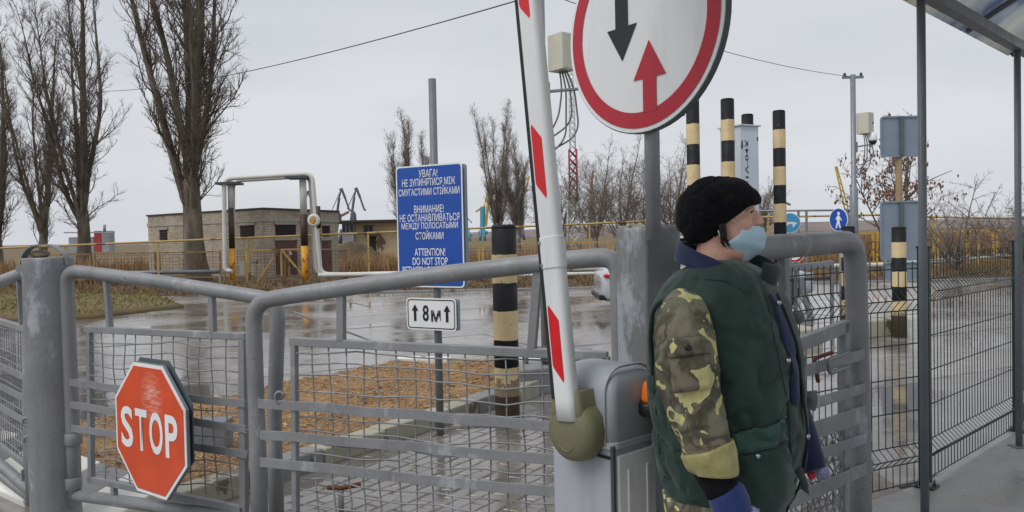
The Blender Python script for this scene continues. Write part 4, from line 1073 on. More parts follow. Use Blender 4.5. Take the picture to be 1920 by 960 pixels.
# ================================================================== bare trees
t = NT('bark')
c = t.ramp(t.noise(3, 8, .7, t.pos((1, 1, .25))), [(.3, srgb(70, 63, 56)), (.5, srgb(106, 97, 84)), (.7, srgb(140, 130, 116))])
c = t.mix(t.ramp(t.noise(1.1, 4, .6), [(.5, g1(0)), (.7, g1(.55))]), c, srgb(84, 88, 62))
t.set(Base_Color=c, Roughness=.9); t.bump(t.noise(14, 8, .7, t.pos((1, 1, .16))), 1, .06)
t = NT('twig'); t.set(Base_Color=t.ramp(t.noise(2, 3), [(.35, srgb(84, 73, 65)), (.65, srgb(116, 103, 91))]), Roughness=.85)
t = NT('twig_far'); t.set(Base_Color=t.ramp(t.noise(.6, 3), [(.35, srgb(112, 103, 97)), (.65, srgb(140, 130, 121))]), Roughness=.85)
t = NT('dead_leaf'); t.set(Base_Color=t.ramp(t.noise(6, 3), [(.35, srgb(92, 62, 46)), (.65, srgb(140, 100, 74))]), Roughness=.8)
def tree(name, label, base, H, r0, stems, fork, seed, spread=.12, L1=26, l1=(1.2, 3.6), a1=(28, 50), k2=6, k3=4, trop=.22, tw=.007, mats=('bark', 'twig'), group=None, low=.12, jitter=.16, flare=1.7, env=None, leaves=0, lean=(0, 0), n0=12):
    rn = random.Random(seed); base = V(base)
    t = thing(name, label, 'tree', base, group)
    T = MB(); C = MB(); tips = []
    def path(p, d, L, n, tr, jit):
        P = [V(p)]; d = V(d).normalized()
        for i in range(n):
            d = d + V((rn.gauss(0, jit), rn.gauss(0, jit), rn.gauss(0, jit * .6))) + UZ * tr
            d.normalize(); P.append(P[-1] + d * (L / n))
        return P
    def side(d, ang):
        a = rn.uniform(0, 2 * math.pi); o = d.orthogonal().normalized(); q = d.cross(o)
        return (d * math.cos(ang) + (o * math.cos(a) + q * math.sin(a)) * math.sin(ang)).normalized()
    def twig(p, d, L, r, lev):
        n = 4 if lev < 2 else 3
        P = path(p, d, L, n, trop * (1 if lev < 2 else .8), jitter * (1 + .3 * lev))
        k = len(P)
        if lev == 1: C.tube(P, [r * (1 - .75 * i / (k - 1)) for i in range(k)], 4, caps=False)
        else:
            dd = (P[-1] - P[0]).normalized(); o1 = dd.orthogonal().normalized(); o2 = dd.cross(o1); b0 = len(C.v)
            for i in range(k):
                rr = r * (1 - .7 * i / (k - 1)); q = P[i]
                C.v += [(q.x + o1.x * rr, q.y + o1.y * rr, q.z + o1.z * rr), (q.x + (-.5 * o1.x + .87 * o2.x) * rr, q.y + (-.5 * o1.y + .87 * o2.y) * rr, q.z + (-.5 * o1.z + .87 * o2.z) * rr), (q.x + (-.5 * o1.x - .87 * o2.x) * rr, q.y + (-.5 * o1.y - .87 * o2.y) * rr, q.z + (-.5 * o1.z - .87 * o2.z) * rr)]
            for i in range(k - 1):
                for j in range(3):
                    C.f.append([b0 + 3 * i + j, b0 + 3 * i + (j + 1) % 3, b0 + 3 * i + 3 + (j + 1) % 3, b0 + 3 * i + 3 + j]); C.m.append(0); C.s.append(True)
        tips.append(P[-1])
        if lev >= 3: return
        m = k2 if lev == 1 else k3
        for i in range(m):
            f = rn.uniform(.18, 1) * (k - 1); j = min(k - 2, int(f)); q = P[j].lerp(P[j + 1], f - j)
            dd = side((P[j + 1] - P[j]).normalized(), R_(rn.uniform(25, 60)))
            ln_ = L * rn.uniform(.28, .55) * (1 - .35 * f / (k - 1)); twig(q, dd, ln_, max(tw * (.62 if lev > 1 else .8), r * .45), lev + 1)
    # trunk with flared, fluted foot
    nz_ = 9; rings = []; tp = path(base + V((0, 0, -.15)), V((lean[0], lean[1], 1)), fork + .15, nz_, .0, .02)
    for i, q in enumerate(tp):
        f = i / nz_; rr = r0 * (1 + (flare - 1) * (1 - f) ** 5) * (1 - .18 * f); ns = n0 + 6
        rings.append([q + V((math.cos(a), math.sin(a), 0)) * rr * (1 + .13 * noise.noise(V((math.cos(a) * 1.6, math.sin(a) * 1.6, q.z * .5 + seed)))) for a in [2 * math.pi * k / ns for k in range(ns)]])
    T.loft(rings)
    allst = [(tp, r0, r0 * .82)]
    for s in range(stems):
        a = 2 * math.pi * (s + rn.uniform(-.3, .3)) / stems; lead = s == 0
        sp = spread * rn.uniform(.7, 1.5) * (.25 if lead else 1)
        st = tp[-1 - (0 if lead else rn.randint(0, 3))] + V((0, 0, -.1))
        L = (H - st.z + base.z) * (1 if lead else rn.uniform(.68, .95)); n = 14
        d = V((math.cos(a) * sp * 2.6, math.sin(a) * sp * 2.6, 1)).normalized(); P = [st]
        for i in range(n):
            d = (d + V((rn.gauss(0, .035), rn.gauss(0, .035), 0)) + UZ * (.10 if i < 5 else .02)).normalized(); P.append(P[-1] + d * (L / n))
        ra = r0 * (.66 if lead else rn.uniform(.34, .55))
        T.tube(P, [max(.012, ra * (1 - i / n) ** .8) for i in range(n + 1)], 9, caps=False); allst.append((P, ra, .01))
    for si, (P, ra, rb) in enumerate(allst):
        k = len(P); m = L1 if si else int(L1 * low)
        for i in range(m):
            f = (rn.uniform(.45, .98) if si == 0 else rn.uniform(.06, .99)) * (k - 1); j = min(k - 2, int(f)); q = P[j].lerp(P[j + 1], f - j)
            hf = (q.z - base.z) / H; e = env(hf) if env else (1 - .6 * hf)
            L = rn.uniform(*l1) * e * (1 if si else .7)
            dd = side((P[j + 1] - P[j]).normalized(), R_(rn.uniform(*a1)))
            if dd.z < -.1: dd.z = .1
            twig(q, dd, L, min(ra * (1 - f / (k - 1)) * .5 + tw, .012 + L * .0095) if si else L * .012 + tw, 1)
    T.build('trunk', MT[mats[0]], t, fixn=False); C.build('crown', MT[mats[1]], t, fixn=False)
    if leaves:
        Lf = MB()
        for k in range(leaves):
            q = rn.choice(tips) + V((rn.gauss(0, .05), rn.gauss(0, .05), -rn.uniform(0, .1))); s = rn.uniform(.05, .1); a = rn.uniform(0, 6.28)
            u = V((math.cos(a), math.sin(a), 0)) * s * .35; Lf.add([q, q + u - UZ * s * .5, q - UZ * s * 1.2, q - u - UZ * s * .5], [(0, 1, 2, 3)])
        Lf.build('hanging_leaves', MT['dead_leaf'], t, fixn=False)
    return t
def gb(px, py): g = G(px, py); return V((g.x, g.y, .0))
PG = 'tall bare poplars on the left verge'
envp = lambda h: max(.25, 1 - .7 * h)
tree('poplar_tree', 'huge bare poplar with forked trunk in front of the brick building', gb(368, 528), 20, .38, 6, 3.9, 11, .15, 46, (1.6, 4.2), (20, 44), 8, 9, .24, .0068, group=PG, low=.35, env=envp)
tree('poplar_tree', 'tall bare poplar second from the round gate post', gb(158, 512), 20, .34, 6, 3.4, 23, .15, 42, (1.6, 4.0), (20, 44), 8, 9, .24, .0068, group=PG, low=.3, env=envp)
tree('poplar_tree', 'bare poplar leaning out just left of the gate post bracket', gb(80, 500), 19, .31, 5, 3.0, 31, .15, 42, (1.6, 4.0), (20, 44), 8, 8, .24, .007, group=PG, low=.4, env=envp)
tree('poplar_tree', 'bare poplar cut off by the left picture edge', gb(-2, 508), 17, .28, 5, 2.4, 47, .16, 44, (1.5, 3.6), (22, 48), 8, 8, .22, .007, group=PG, low=.4, env=envp)
FG = 'bare trees beyond the fence'
def fb(px, y): d = D(px, 445, y); return V((d.x, d.y, -.1))
for px, y, yt, lab, sd, st in ((760, 95, 212, 'slender bare poplar behind the blue notice', 3, 5), (800, 108, 250, 'thin bare poplar just right of the notice post top', 4, 3), (937, 90, 193, 'tall slender bare poplar left of the barrier boom', 5, 5), (972, 84, 262, 'dark bare poplar close behind the barrier boom', 6, 4)):
    H = zpx(px, yt, y)
    tree('poplar_tree', lab, fb(px, y), H, .28, st + 1, 1.6, sd, .095, 90, (1.5, 3.2), (16, 36), 6, 6, .26, .0105, ('twig_far', 'twig_far'), FG, low=0, n0=6, env=lambda h: max(.5, 1 - .5 * h))
for px, y, yt, lab, sd, H2 in ((1118, 78, 262, 'wide bare tree behind the red and white mast', 7, 1), (1165, 74, 250, 'wide bare tree left of the round sign pole', 8, 1), (1262, 76, 262, 'wide bare tree right of the round sign pole', 9, 1), (1205, 92, 280, 'bare tree behind the square post', 10, 1), (1052, 88, 300, 'small bare tree between boom and mast', 13, 1), (1432, 96, 335, 'small pale bare tree right of the monitor cabinet', 12, 1)):
    H = zpx(px, yt, y)
    tree('bare_tree', lab, fb(px, y), H, .22, 7, 1.4, sd, .30, 28, (1.8, 4.2), (28, 55), 7, 5, .08, .0105, ('twig_far', 'twig_far'), FG, low=0, n0=6, env=lambda h: max(.3, 1 - .65 * h))
b_ = D(1692, 440, 19); b_.z = 0
tree('leafy_sapling', 'small tree with hanging brown leaves behind the grey sign backs', b_, zpx(1692, 212, 19), .07, 4, .9, 14, .26, 15, (.9, 1.9), (35, 65), 5, 3, .05, .008, ('twig', 'twig'), None, low=0, n0=6, leaves=1000, env=lambda h: max(.35, 1.1 - .8 * h))
b_ = D(1795, 450, 24); b_.z = 0
tree('bare_tree', 'low spreading bare tree in front of the yellow fence', b_, zpx(1795, 335, 24), .07, 6, .5, 15, .5, 15, (.8, 1.7), (35, 65), 5, 3, .04, .007, ('twig_far', 'twig_far'), 'bare shrubs at the right', low=0, n0=6, jitter=.22)
b_ = D(1918, 450, 25); b_.z = 0
tree('bare_tree', 'bare tree cut off by the right picture edge', b_, zpx(1918, 335, 25), .08, 6, .6, 16, .5, 16, (.9, 1.8), (35, 65), 5, 3, .04, .007, ('twig_far', 'twig_far'), 'bare shrubs at the right', low=0, n0=6, jitter=.22)

# ================================================================== brick substation
def brick_mat(name, u, cols, mortar):
    t = NT(name)
    dt = t.n('ShaderNodeVectorMath', operation='DOT_PRODUCT'); t.l(t.geo.outputs['Position'], dt.inputs[0]); dt.inputs[1].default_value = u
    sp = t.n('ShaderNodeSeparateXYZ'); t.l(t.geo.outputs['Position'], sp.inputs[0])
    cb = t.n('ShaderNodeCombineXYZ'); t.l(dt.outputs['Value'], cb.inputs[0]); t.l(sp.outputs['Z'], cb.inputs[1])
    br = t.n('ShaderNodeTexBrick', Scale=1.0); br.inputs['Brick Width'].default_value = .26; br.inputs['Row Height'].default_value = .1
    br.inputs['Mortar Size'].default_value = .008; br.inputs['Color1'].default_value = cols[0]; br.inputs['Color2'].default_value = cols[1]; br.inputs['Mortar'].default_value = mortar
    t.l(cb.outputs[0], br.inputs['Vector'])
    c = t.mix(t.ramp(t.noise(.7, 6, .7), [(.42, g1(0)), (.7, g1(.6))]), br.outputs['Color'], srgb(128, 114, 96))
    c = t.mix(t.ramp(t.noise(2.2, 6, .7, t.pos((1, 1, .12))), [(.5, g1(0)), (.72, g1(.6))]), c, srgb(104, 94, 82))
    t.set(Base_Color=c, Roughness=.9); t.bump(br.outputs['Fac'], -.6, .02); return t.mat
Cn = D(496, 500, 32.2); Cn.z = 0; Lf_ = D(280, 500, 37.8); Lf_.z = 0; Rt_ = D(636, 500, 37.2); Rt_.z = 0
uL = (Lf_ - Cn).normalized(); uR = (Rt_ - Cn).normalized(); far = Lf_ + (Rt_ - Cn)
BH = zpx(496, 389, 32.2)
brick_mat('brick_left', uL, (srgb(184, 174, 156), srgb(162, 150, 132)), srgb(128, 120, 108)); brick_mat('brick_right', uR, (srgb(188, 178, 160), srgb(166, 154, 136)), srgb(128, 120, 108))
t = thing('brick_building', 'low cream brick substation with dark louvred windows and brown doors', 'building', Cn)
m = MB(); zz = BH - .06
foot = [Cn, Rt_, far, Lf_]
m.add([V((q.x, q.y, z)) for z in (-.2, zz) for q in foot], [(0, 1, 5, 4)], 1); m.add([V((q.x, q.y, z)) for z in (-.2, zz) for q in foot], [(1, 2, 6, 5), (2, 3, 7, 6), (3, 0, 4, 7)], 0)
m.add([V((q.x, q.y, zz)) for q in foot], [(0, 1, 2, 3)], 0)
m.build('wall', [MT['brick_left'], MT['brick_right']], t)
ctr = sum(foot, V((0, 0, 0))) / 4
def outset(k): return [q + (q - ctr).normalized() * k for q in foot]
m = MB(); m.prism([(q.x, q.y) for q in outset(.09)], V((0, 0, BH)), V((1, 0, 0)), V((0, 1, 0)), .07); m.build('roof', MT['roof_felt'], t)
m = MB(); m.prism([(q.x, q.y) for q in outset(.06)], V((0, 0, zpx(496, 408, 32.2))), V((1, 0, 0)), V((0, 1, 0)), .16); m.build('lintel_band', MT['conc_plain'], t)
def opening(nm, x0, x1, y0, y1, u, mat, slats=0, th=.03):
    nrm = V((u.y, -u.x, 0)); nrm = nrm if nrm.y < 0 else -nrm
    q = [DL(px, py, Cn + nrm * .0, nrm) for px, py in ((x0, y0), (x1, y1))]
    s0_, s1_ = sorted([(w_ - Cn).dot(u) for w_ in q]); za, zb2 = q[1].z, q[0].z
    R = Matrix((u, -nrm, UZ)).transposed(); o = Cn + u * ((s0_ + s1_) / 2)
    ob = MB().box(V((o.x, o.y, (za + zb2) / 2)) + nrm * .0, (s1_ - s0_, th * 2, zb2 - za), R).build(nm, MT[mat], t, bevel=.005)
    MB().box(V((o.x, o.y, zb2 + .05)) + nrm * .03, (s1_ - s0_ + .2, .08, .1), R).build('lintel', MT['conc_plain'], ob)
    for k in range(slats):
        MB().box(V((o.x, o.y, za + (zb2 - za) * (k + .5) / slats)) + nrm * .04, (s1_ - s0_ - .06, .05, .03), R @ Matrix.Rotation(.6, 3, 'X')).build('slat', MT['louvre'], ob)
opening('window', 300, 314, 431, 451, uL, 'louvre', 5); opening('window', 451, 477, 423, 445, uL, 'louvre', 6)
opening('window', 516, 554, 421, 442, uR, 'louvre', 6); opening('window', 604, 618, 423, 443, uR, 'louvre', 6)
opening('door', 516, 558, 451, 524, uR, 'door_brown'); opening('door', 603, 622, 451, 520, uR, 'door_brown')
opening('hatch', 470, 481, 491, 518, uL, 'conc_plain')
m = MB(); dn = V((uR.y, -uR.x, 0)); dn = dn if dn.y < 0 else -dn
wq = DL(543, 472, Cn + dn * .05, dn)
m.prism([(-.16, -.12), (.16, -.12), (0, .16)], wq, (uR if uR.x > 0 else -uR), UZ, .01); m.build('warning_triangle', MT['sign_white'], t)

# cream ruin further back
Yb = 62; c0 = D(665, 455, Yb); c1 = D(752, 455, Yb - 1.5); 
t = thing('ruined_building', 'small derelict cream building with dark flat roof beyond the fence', 'building', V((c0.x, c0.y, 0)))
zr = zpx(665, 413, Yb)
m = MB().box(V(((c0.x + c1.x) / 2 + .4, Yb + 3, zr / 2 - .2)), (c1.x - c0.x + 1.2, 6, zr)); m.build('wall', MT['plaster'], t)
m = MB().box(V(((c0.x + c1.x) / 2 - .6, Yb + 2.6, zr - .1)), (c1.x - c0.x + 3.2, 7.4, .16)); m.build('roof', MT['roof_felt'], t)
wq = D(691, 430, Yb)
w1 = MB().box(V((wq.x, Yb - .02, wq.z)), (.75, .1, .62)).build('window', MT['win_dark'], t)
for dx in (-.37, 0, .37): MB().box(V((wq.x + dx, Yb - .09, wq.z)), (.05, .05, .62)).build('frame', MT['conc_plain'], w1)
pq = D(655, 430, Yb)
MB().box(V((pq.x, Yb + .6, pq.z - .6)), (.9, 2.4, 2.6)).build('porch', MT['far_grey'], t)
for dx in (-.3, 0, .3): MB().box(V((pq.x + dx, Yb - .62, pq.z + .1)), (.2, .05, .6)).build('porch_pane', MT['win_dark'], t)
MB().box(V((D(700, 446, Yb).x, Yb - .4, D(700, 440, Yb).z)), (1.2, .9, .08)).build('door_canopy', MT['roof_felt'], t)
MB().box(V((D(697, 456, Yb).x, Yb - .02, .8)), (.7, .1, 1.8)).build('door', MT['louvre'], t)
# dark spoil heap
m = MB(); hc = D(660, 458, 50); rg = []
for k in range(7):
    f = k / 6; rr = 3.2 * (1 - f) + .1
    rg.append([V((hc.x + math.cos(a) * rr * (1 + .3 * noise.noise(V((math.cos(a) * 2, math.sin(a) * 2, f * 3)))), hc.y + math.sin(a) * rr * .6, 1.6 * f ** .8 - .2)) for a in [2 * math.pi * q / 20 for q in range(20)]])
m.loft(rg); m.build('rubble_heap', MT['soil_dark'], label='dark rubble heap beside the derelict cream building', cat='heap', base=V((hc.x, hc.y, 0)))

# ================================================================== pipes and fences
def pipe_run(name, label, pts, r, mat, cat='pipe', legs=(), legmat='yellow', group=None):
    b = V((pts[0].x, pts[0].y, 0)); t = thing(name, label, cat, b, group)
    MB().tube(fillet(pts, .25, 4), r, 10).build('pipe', MT[mat], t)
    for q in legs:
        MB().bar(V((q.x, q.y, -.1)), V((q.x, q.y, q.z - r)), .06, .05, V((0, 1, 0))).build('support', MT[legmat], t)
    return t
YG = 27.6
gp = [D(-60, 470, YG), D(10, 465, YG), D(225, 456, YG), D(460, 446, YG), D(660, 438, YG), D(870, 429, YG), D(1100, 420, YG), D(1220, 414, YG)]
pipe_run('gas_pipe', 'thin yellow gas pipe running above the far fence', gp, .035, 'yellow', legs=[D(120, 460, YG), D(296, 453, YG), D(466, 446, YG), D(690, 437, YG), D(800, 432, YG), D(1105, 420, YG)])
gp2 = [D(1380, 408, 27), D(1650, 403, 27), D(1740, 407, 27), D(1930, 410, 27)]
pipe_run('gas_pipe', 'yellow and rusty gas pipe crossing behind the camera mast', gp2, .035, 'yellow', legs=[D(1440, 407, 27), D(1660, 403, 27), D(1750, 407, 27), D(1835, 409, 27)])
gp3 = [D(1380, 396, 24), D(1592, 394, 24), V((D(1592, 394, 24).x, 24, .0))]
pipe_run('handrail', 'thin grey rail on slanting posts behind the lone striped post', gp3, .03, 'galv', 'rail', legs=[D(1497, 395, 24), D(1512, 395, 24), D(1400, 396, 24)], legmat='galv')
YW = 26.4
wp = [V((D(597, 515, YW).x, YW, .335)), V((D(880, 515, YW).x, YW, .34)), V((D(1240, 512, YW).x, YW, .36))]
pipe_run('heating_pipe', 'white lagged pipe along the ground behind the yard', wp, .075, 'pipe_white', legs=wp[1:], legmat='conc_plain')
wp = [V((D(870, 520, YW).x, YW - .35, .2)), V((D(1240, 520, YW).x, YW - .35, .22))]
pipe_run('heating_pipe', 'second white lagged pipe just below the first one', wp, .06, 'pipe_white', legs=wp, legmat='conc_plain')
wp = [V((D(60, 515, 29).x, 28.4, .5)), V((D(420, 512, 28).x, 27.6, .48))]
pipe_run('heating_pipe', 'grey lagged pipe behind the big poplar trunk', wp, .07, 'galv', legs=wp, legmat='conc_plain')
wp = [D(1420, 503, 24.5), D(1650, 497, 25.3), D(1743, 491, 26), D(1920, 476, 31), D(2050, 468, 35)]
pipe_run('heating_pipe', 'white lagged pipe on brackets in front of the yellow fence', wp, .08, 'pipe_white', legs=wp[1:4], legmat='dark_grey')
def fence(label, A, B, z0, z1, mat, double=False, group='far yellow fence sections', lean=0):
    t = thing('fence_section', label, 'fence', V((A.x, A.y, 0)), group)
    d = (B - A); d.z = 0; u = d.normalized(); L = d.length
    for q in (A, B - u * .1): MB().bar(V((q.x, q.y, -.1)), V((q.x + lean, q.y, z1 + .04)), .07, .06, V((0, 1, 0))).build('post', MT[mat], t)
    for z in (z0, z1): MB().bar(V((A.x, A.y, z)), V((B.x, B.y, z)) - u * .1, .045, .04, V((0, 1, 0))).build('frame_bar', MT[mat], t)
    m = MB(); k = int(L / .12)
    for i in range(1, k): q = A + u * (L * i / k); m.tube([V((q.x, q.y, z0)), V((q.x, q.y, z1))], .006, 3, caps=False)
    z = z0 + .12
    while z < z1: m.tube([V((A.x, A.y, z)), V((B.x, B.y, z))], .006, 3, caps=False); z += .12
    m.build('wire_mesh', MT['rust'], t)
YF = 28.6; xs = [-17.5 + 2.35 * k for k in range(11)]
names = ['far left', 'left of the second poplar', 'behind the poplars', 'behind the big poplar trunk', 'left of the pipe arch', 'behind the pipe arch', 'between pipe arch and ruin', 'below the derelict cream building', 'behind the blue notice', 'behind the striped post', 'behind the barrier boom']
for k, x in enumerate(xs):
    if k == 5: continue
    fence('yellow framed mesh fence section ' + names[k], V((x, YF, 0)), V((x + 2.3, YF, 0)), .25, 1.17 if k < 6 else 1.22, 'rust_pale' if k < 6 else 'yellow')
xs2 = [D(px, 430, 31.5).x for px in (1590, 1643, 1700, 1757, 1816, 1868, 1925, 1990)]
nm2 = ['beside the camera mast', 'left of the sign backs', 'behind the sign backs', 'just right of the near canopy post', 'behind the low bare tree', 'right of the low bare tree', 'at the right picture edge']
for k in range(7):
    fence('bright yellow framed fence section ' + nm2[k], V((xs2[k], 31.5, 0)), V((xs2[k + 1], 31.5, 0)), .15, 1.33, 'yellow_strong', group='bright yellow fence sections', lean=(.06 if k % 2 else -.05))
# yard gate with diagonal braces at the substation
gy = 28.4; t = thing('yard_gate', 'yellow framed gate with crossed diagonal braces before the substation doors', 'gate', V((D(465, 520, gy).x, gy, 0)))
zt_ = zpx(520, 468, gy)
xa, xb, xm = D(462, 470, gy).x, D(578, 470, gy).x, D(524, 470, gy).x
MB().bar(V((xa, gy, zt_)), V((xb, gy, zt_)), .05, .05, V((0, 1, 0))).build('top_bar', MT['yellow'], t)
for x, z in ((xa, .05), (xm + .06, .05)): MB().bar(V((x, gy, z)), V((x, gy, zt_)), .07, .05, V((0, 1, 0))).build('post', MT['yellow'], t)
MB().bar(V((xm - .8, gy - .04, .1)), V((xm, gy - .04, zt_)), .07, .03, V((0, 1, 0))).build('brace', MT['yellow'], t)
MB().bar(V((xm + .95, gy - .04, .1)), V((xm + .08, gy - .04, zt_)), .07, .03, V((0, 1, 0))).build('brace', MT['yellow'], t)
MB().prism(rrect(.18, .5, .01), V((D(455, 500, gy).x, gy - .06, .55)), V((1, 0, 0)), UZ, .03).build('notice_board', MT['conc_plain'], t)
# pipe arch
YA = 27.0
t = thing('pipe_arch', 'pipe arch on two painted columns with peeling white, brown and yellow bands', 'pipe arch', V((D(440, 530, YA).x, YA, 0)))
for px, ytop, r, bands in ((437, 338, .10, ((530, 466, 'rust_yellow'), (466, 390, 'brown_paint'), (390, 336, 'pipe_white'))), (573, 328, .125, ((532, 461, 'rust_yellow'), (461, 402, 'brown_paint'), (402, 328, 'pipe_white')))):
    bx = D(px, 530, YA)
    for i, (ya, yb, mt_) in enumerate(bands):
        x0, x1 = D(px, ya, YA), D(px, yb, YA); MB().lathe([(r - .004 * i, -.1 if i == 0 else x0.z), (r - .004 * i, x1.z)], V((bx.x, YA, 0)), n=14).build('column_band', MT[mt_], t)
zt_ = zpx(500, 330, YA)
Pa = [D(425, 515, YA - .2), D(424, 470, YA - .2), D(418, 342, YA - .2), D(580, 327, YA - .2), D(592, 345, YA - .2), D(598, 500, YA - .2), D(602, 516, YA - .2), D(640, 516, YA - .2)]
Pa[0] = V((D(440, 515, YA).x, YA - .2, .5)); Pa[1] = V((D(425, 470, YA).x, YA - .2, .55)); Pa[2] = V((D(424, 340, YA).x, YA - .2, zpx(424, 336, YA)))
Pa[3] = V((D(588, 326, YA).x, YA - .2, zpx(588, 326, YA))); Pa[4] = V((D(598, 450, YA).x, YA - .2, 1.6)); Pa[5] = V((D(604, 510, YA).x, YA - .2, .34)); Pa[6] = V((D(640, 515, YA).x, YA - .2, .335))
MB().tube(fillet(Pa[:7], .3, 7), .075, 12).build('outer_pipe', MT['pipe_white'], t)
Pb = [V((D(432, 500, YA).x, YA + .25, .45)), V((D(432, 340, YA).x, YA + .25, zpx(432, 338, YA))), V((D(578, 331, YA).x, YA + .25, zpx(578, 329, YA))), V((D(588, 510, YA).x, YA + .25, .34)), V((D(640, 519, YA).x, YA + .25, .3))]
MB().tube(fillet(Pb, .3, 7), .07, 12).build('inner_pipe', MT['pipe_white'], t)
for px, py in ((430, 340), (560, 329)):
    q = D(px, py, YA); MB().box(V((q.x, YA, q.z - .08)), (.75, .7, .08)).build('cross_beam', MT['dark_grey'], t)
q = D(589, 413, YA - .45); MB().lathe([(.21, 0), (.22, .04), (.2, .09), (.12, .11), (.09, .07), (.06, .07), (.05, .12), (0, .125)], q, V((0, -1, 0)), 20).build('pipe_cap', MT['pipe_white'], t)
q2 = q + V((-.02, -.11, -.02)); MB().lathe([(.10, 0), (.075, .02)], q2, V((0, -1, 0)), 14).build('rust_plug', MT['rust_yellow'], t)
for px in (592, 600):
    MB().lathe([(.079, 0), (.079, .75)], V((D(px, 430, YA).x, YA - .2 + (.45 if px == 592 else 0), zpx(px, 428, YA))), n=12).build('dark_band', MT['brown_paint'], t)

# ================================================================== port cranes, lattice mast, distant works
def lines(t, nm, segs, y, mat, k=None):
    m = MB()
    for (x0, y0, x1, y1, th) in segs:
        a, b = D(x0, y0, y), D(x1, y1, y); m.tube([a, b], 1.3 * th * y / F_PX / 2, 6, smooth=False)
    m.build(nm, MT[mat], t)
YC = 340
def crane(label, gx, parts, y=YC):
    b = D(gx, 455, y); t = thing('port_crane', label, 'crane', V((b.x, b.y, 0)), 'portal cranes of the port')
    for nm, mat, segs in parts: lines(t, nm, segs, y, mat)
    gz = D(gx, 430, y); wd = 5 * y / F_PX
    m = MB()
    for sx in (-1, 1):
        for sy in (-1, 1): m.tube([V((b.x + sx * wd, b.y + sy * wd, -.2)), V((b.x + sx * wd * .5, b.y + sy * wd * .5, gz.z))], .6, 5)
    m.build('portal_legs', MT[parts[0][1]], t)
def luff(ax, ay, s=1, tone='crane_dark', red=False):
    ps = [('tower', tone, [(ax + 4 * s - 8 * s, ay + 64 * s, ax - 6 * s, ay + 48 * s, 9 * s), (ax - 9 * s, ay + 78 * s, ax - 6 * s, ay + 44 * s, 6 * s)]),
          ('boom', tone, [(ax, ay, ax - 4 * s, ay + 18 * s, 2.6 * s), (ax - 4 * s, ay + 18 * s, ax - 10 * s, ay + 62 * s, 4 * s)]),
          ('jib', tone, [(ax, ay, ax + 7 * s, ay + 18 * s, 4 * s), (ax + 7 * s, ay + 18 * s, ax + 15 * s, ay + 41 * s, 3 * s), (ax + 15 * s, ay + 41 * s, ax + 18 * s, ay + 42 * s, 3 * s)]),
          ('stay', tone, [(ax, ay + 1 * s, ax - 17 * s, ay + 40 * s, 1.3 * s), (ax - 4 * s, ay + 3 * s, ax, ay + 1, 2 * s)])]
    if red: ps.append(('counterweight_arm', 'crane_red', [(ax - 5 * s, ay + 54 * s, ax + 14 * s, ay + 44 * s, 4 * s)]))
    return ps
crane('dark crane with drooping jib and reddish lower arm', 643, luff(640, 353, 1, red=True))
crane('dark crane with drooping jib right beside its twin', 658, luff(668, 352, 1))
crane('dark crane mostly hidden behind the pipe arch column', 574, luff(577, 358, .9))
crane('crane with blue tower and yellow jib beside the blue notice', 905, [('tower', 'crane_blue', [(905, 388, 905, 440, 8), (897, 436, 915, 436, 5)]), ('jib', 'crane_yellow', [(919, 335, 914, 390, 5), (914, 390, 911, 424, 4), (892, 397, 909, 385, 3), (919, 338, 908, 386, 1.5)])])
crane('pale teal crane at the right edge of the blue notice', 876, [('tower', 'crane_teal', [(873, 412, 874, 444, 5), (868, 440, 886, 440, 5)]), ('jib', 'crane_teal', [(868, 392, 875, 412, 1.5), (872, 404, 885, 418, 2)])])
crane('grey and yellow crane behind the slender poplar', 978, [('tower', 'crane_dark', [(977, 385, 978, 446, 8)]), ('jib', 'crane_yellow', [(960, 390, 978, 379, 4), (992, 330, 979, 384, 3)])])
crane('yellow crane seen through the branches by the mast', 1108, [('tower', 'crane_dark', [(1108, 390, 1108, 440, 7)]), ('jib', 'crane_yellow', [(1112, 320, 1104, 390, 4), (1096, 392, 1112, 384, 3)])])
crane('pale lattice crane jib rising left of the camera mast', 1585, [('jib', 'crane_yellow', [(1566, 312, 1584, 392, 2.2), (1569, 312, 1590, 390, 2.2)] + [(1566 + 3 * k, 315 + 13 * k, 1571 + 3 * k, 320 + 13 * k, 1.2) for k in range(6)]), ('cab', 'crane_dark', [(1582, 396, 1592, 396, 8), (1586, 396, 1586, 425, 5)])], 260)
crane('dark crane peeping out behind the lone striped post', 1462, [('jib', 'crane_dark', [(1452, 352, 1446, 372, 3), (1468, 378, 1482, 384, 3), (1455, 350, 1470, 400, 3)]), ('tower', 'crane_dark', [(1466, 395, 1466, 425, 6)])])
def lattice(label, px, y, segs):
    b = D(px, 455, y); t = thing('lattice_mast', label, 'mast', V((b.x, b.y, 0)))
    for nm, mat, wpx, ya, yb, rr in segs:
        w_ = wpx * y / F_PX / 2; za, zb2 = (zpx(px, ya, y) if ya < 470 else 0), zpx(px, yb, y); m = MB()
        cs = [V((b.x + sx * w_, b.y + sy * w_, 0)) for sx, sy in ((-1, -1), (1, -1), (1, 1), (-1, 1))]
        for q in cs: m.tube([q + UZ * za, q + UZ * zb2], rr, 4)
        n = max(3, int((zb2 - za) / (w_ * 2.2)))
        for k in range(n):
            z0, z1 = lerp(za, zb2, k / n), lerp(za, zb2, (k + 1) / n)
            for i in range(4):
                m.tube([cs[i] + UZ * z0, cs[(i + 1) % 4] + UZ * z1], rr * .7, 3); m.tube([cs[(i + 1) % 4] + UZ * z0, cs[i] + UZ * z1], rr * .7, 3)
        m.build(nm, MT[mat], t)
lattice('lattice mast with white base and dark red middle behind the boom', 1077, 86, (('white_section', 'mast_white', 25, 480, 376, .10), ('red_section', 'mast_red', 14, 376, 280, .09), ('grey_section', 'mast_white', 10, 280, 120, .05)))
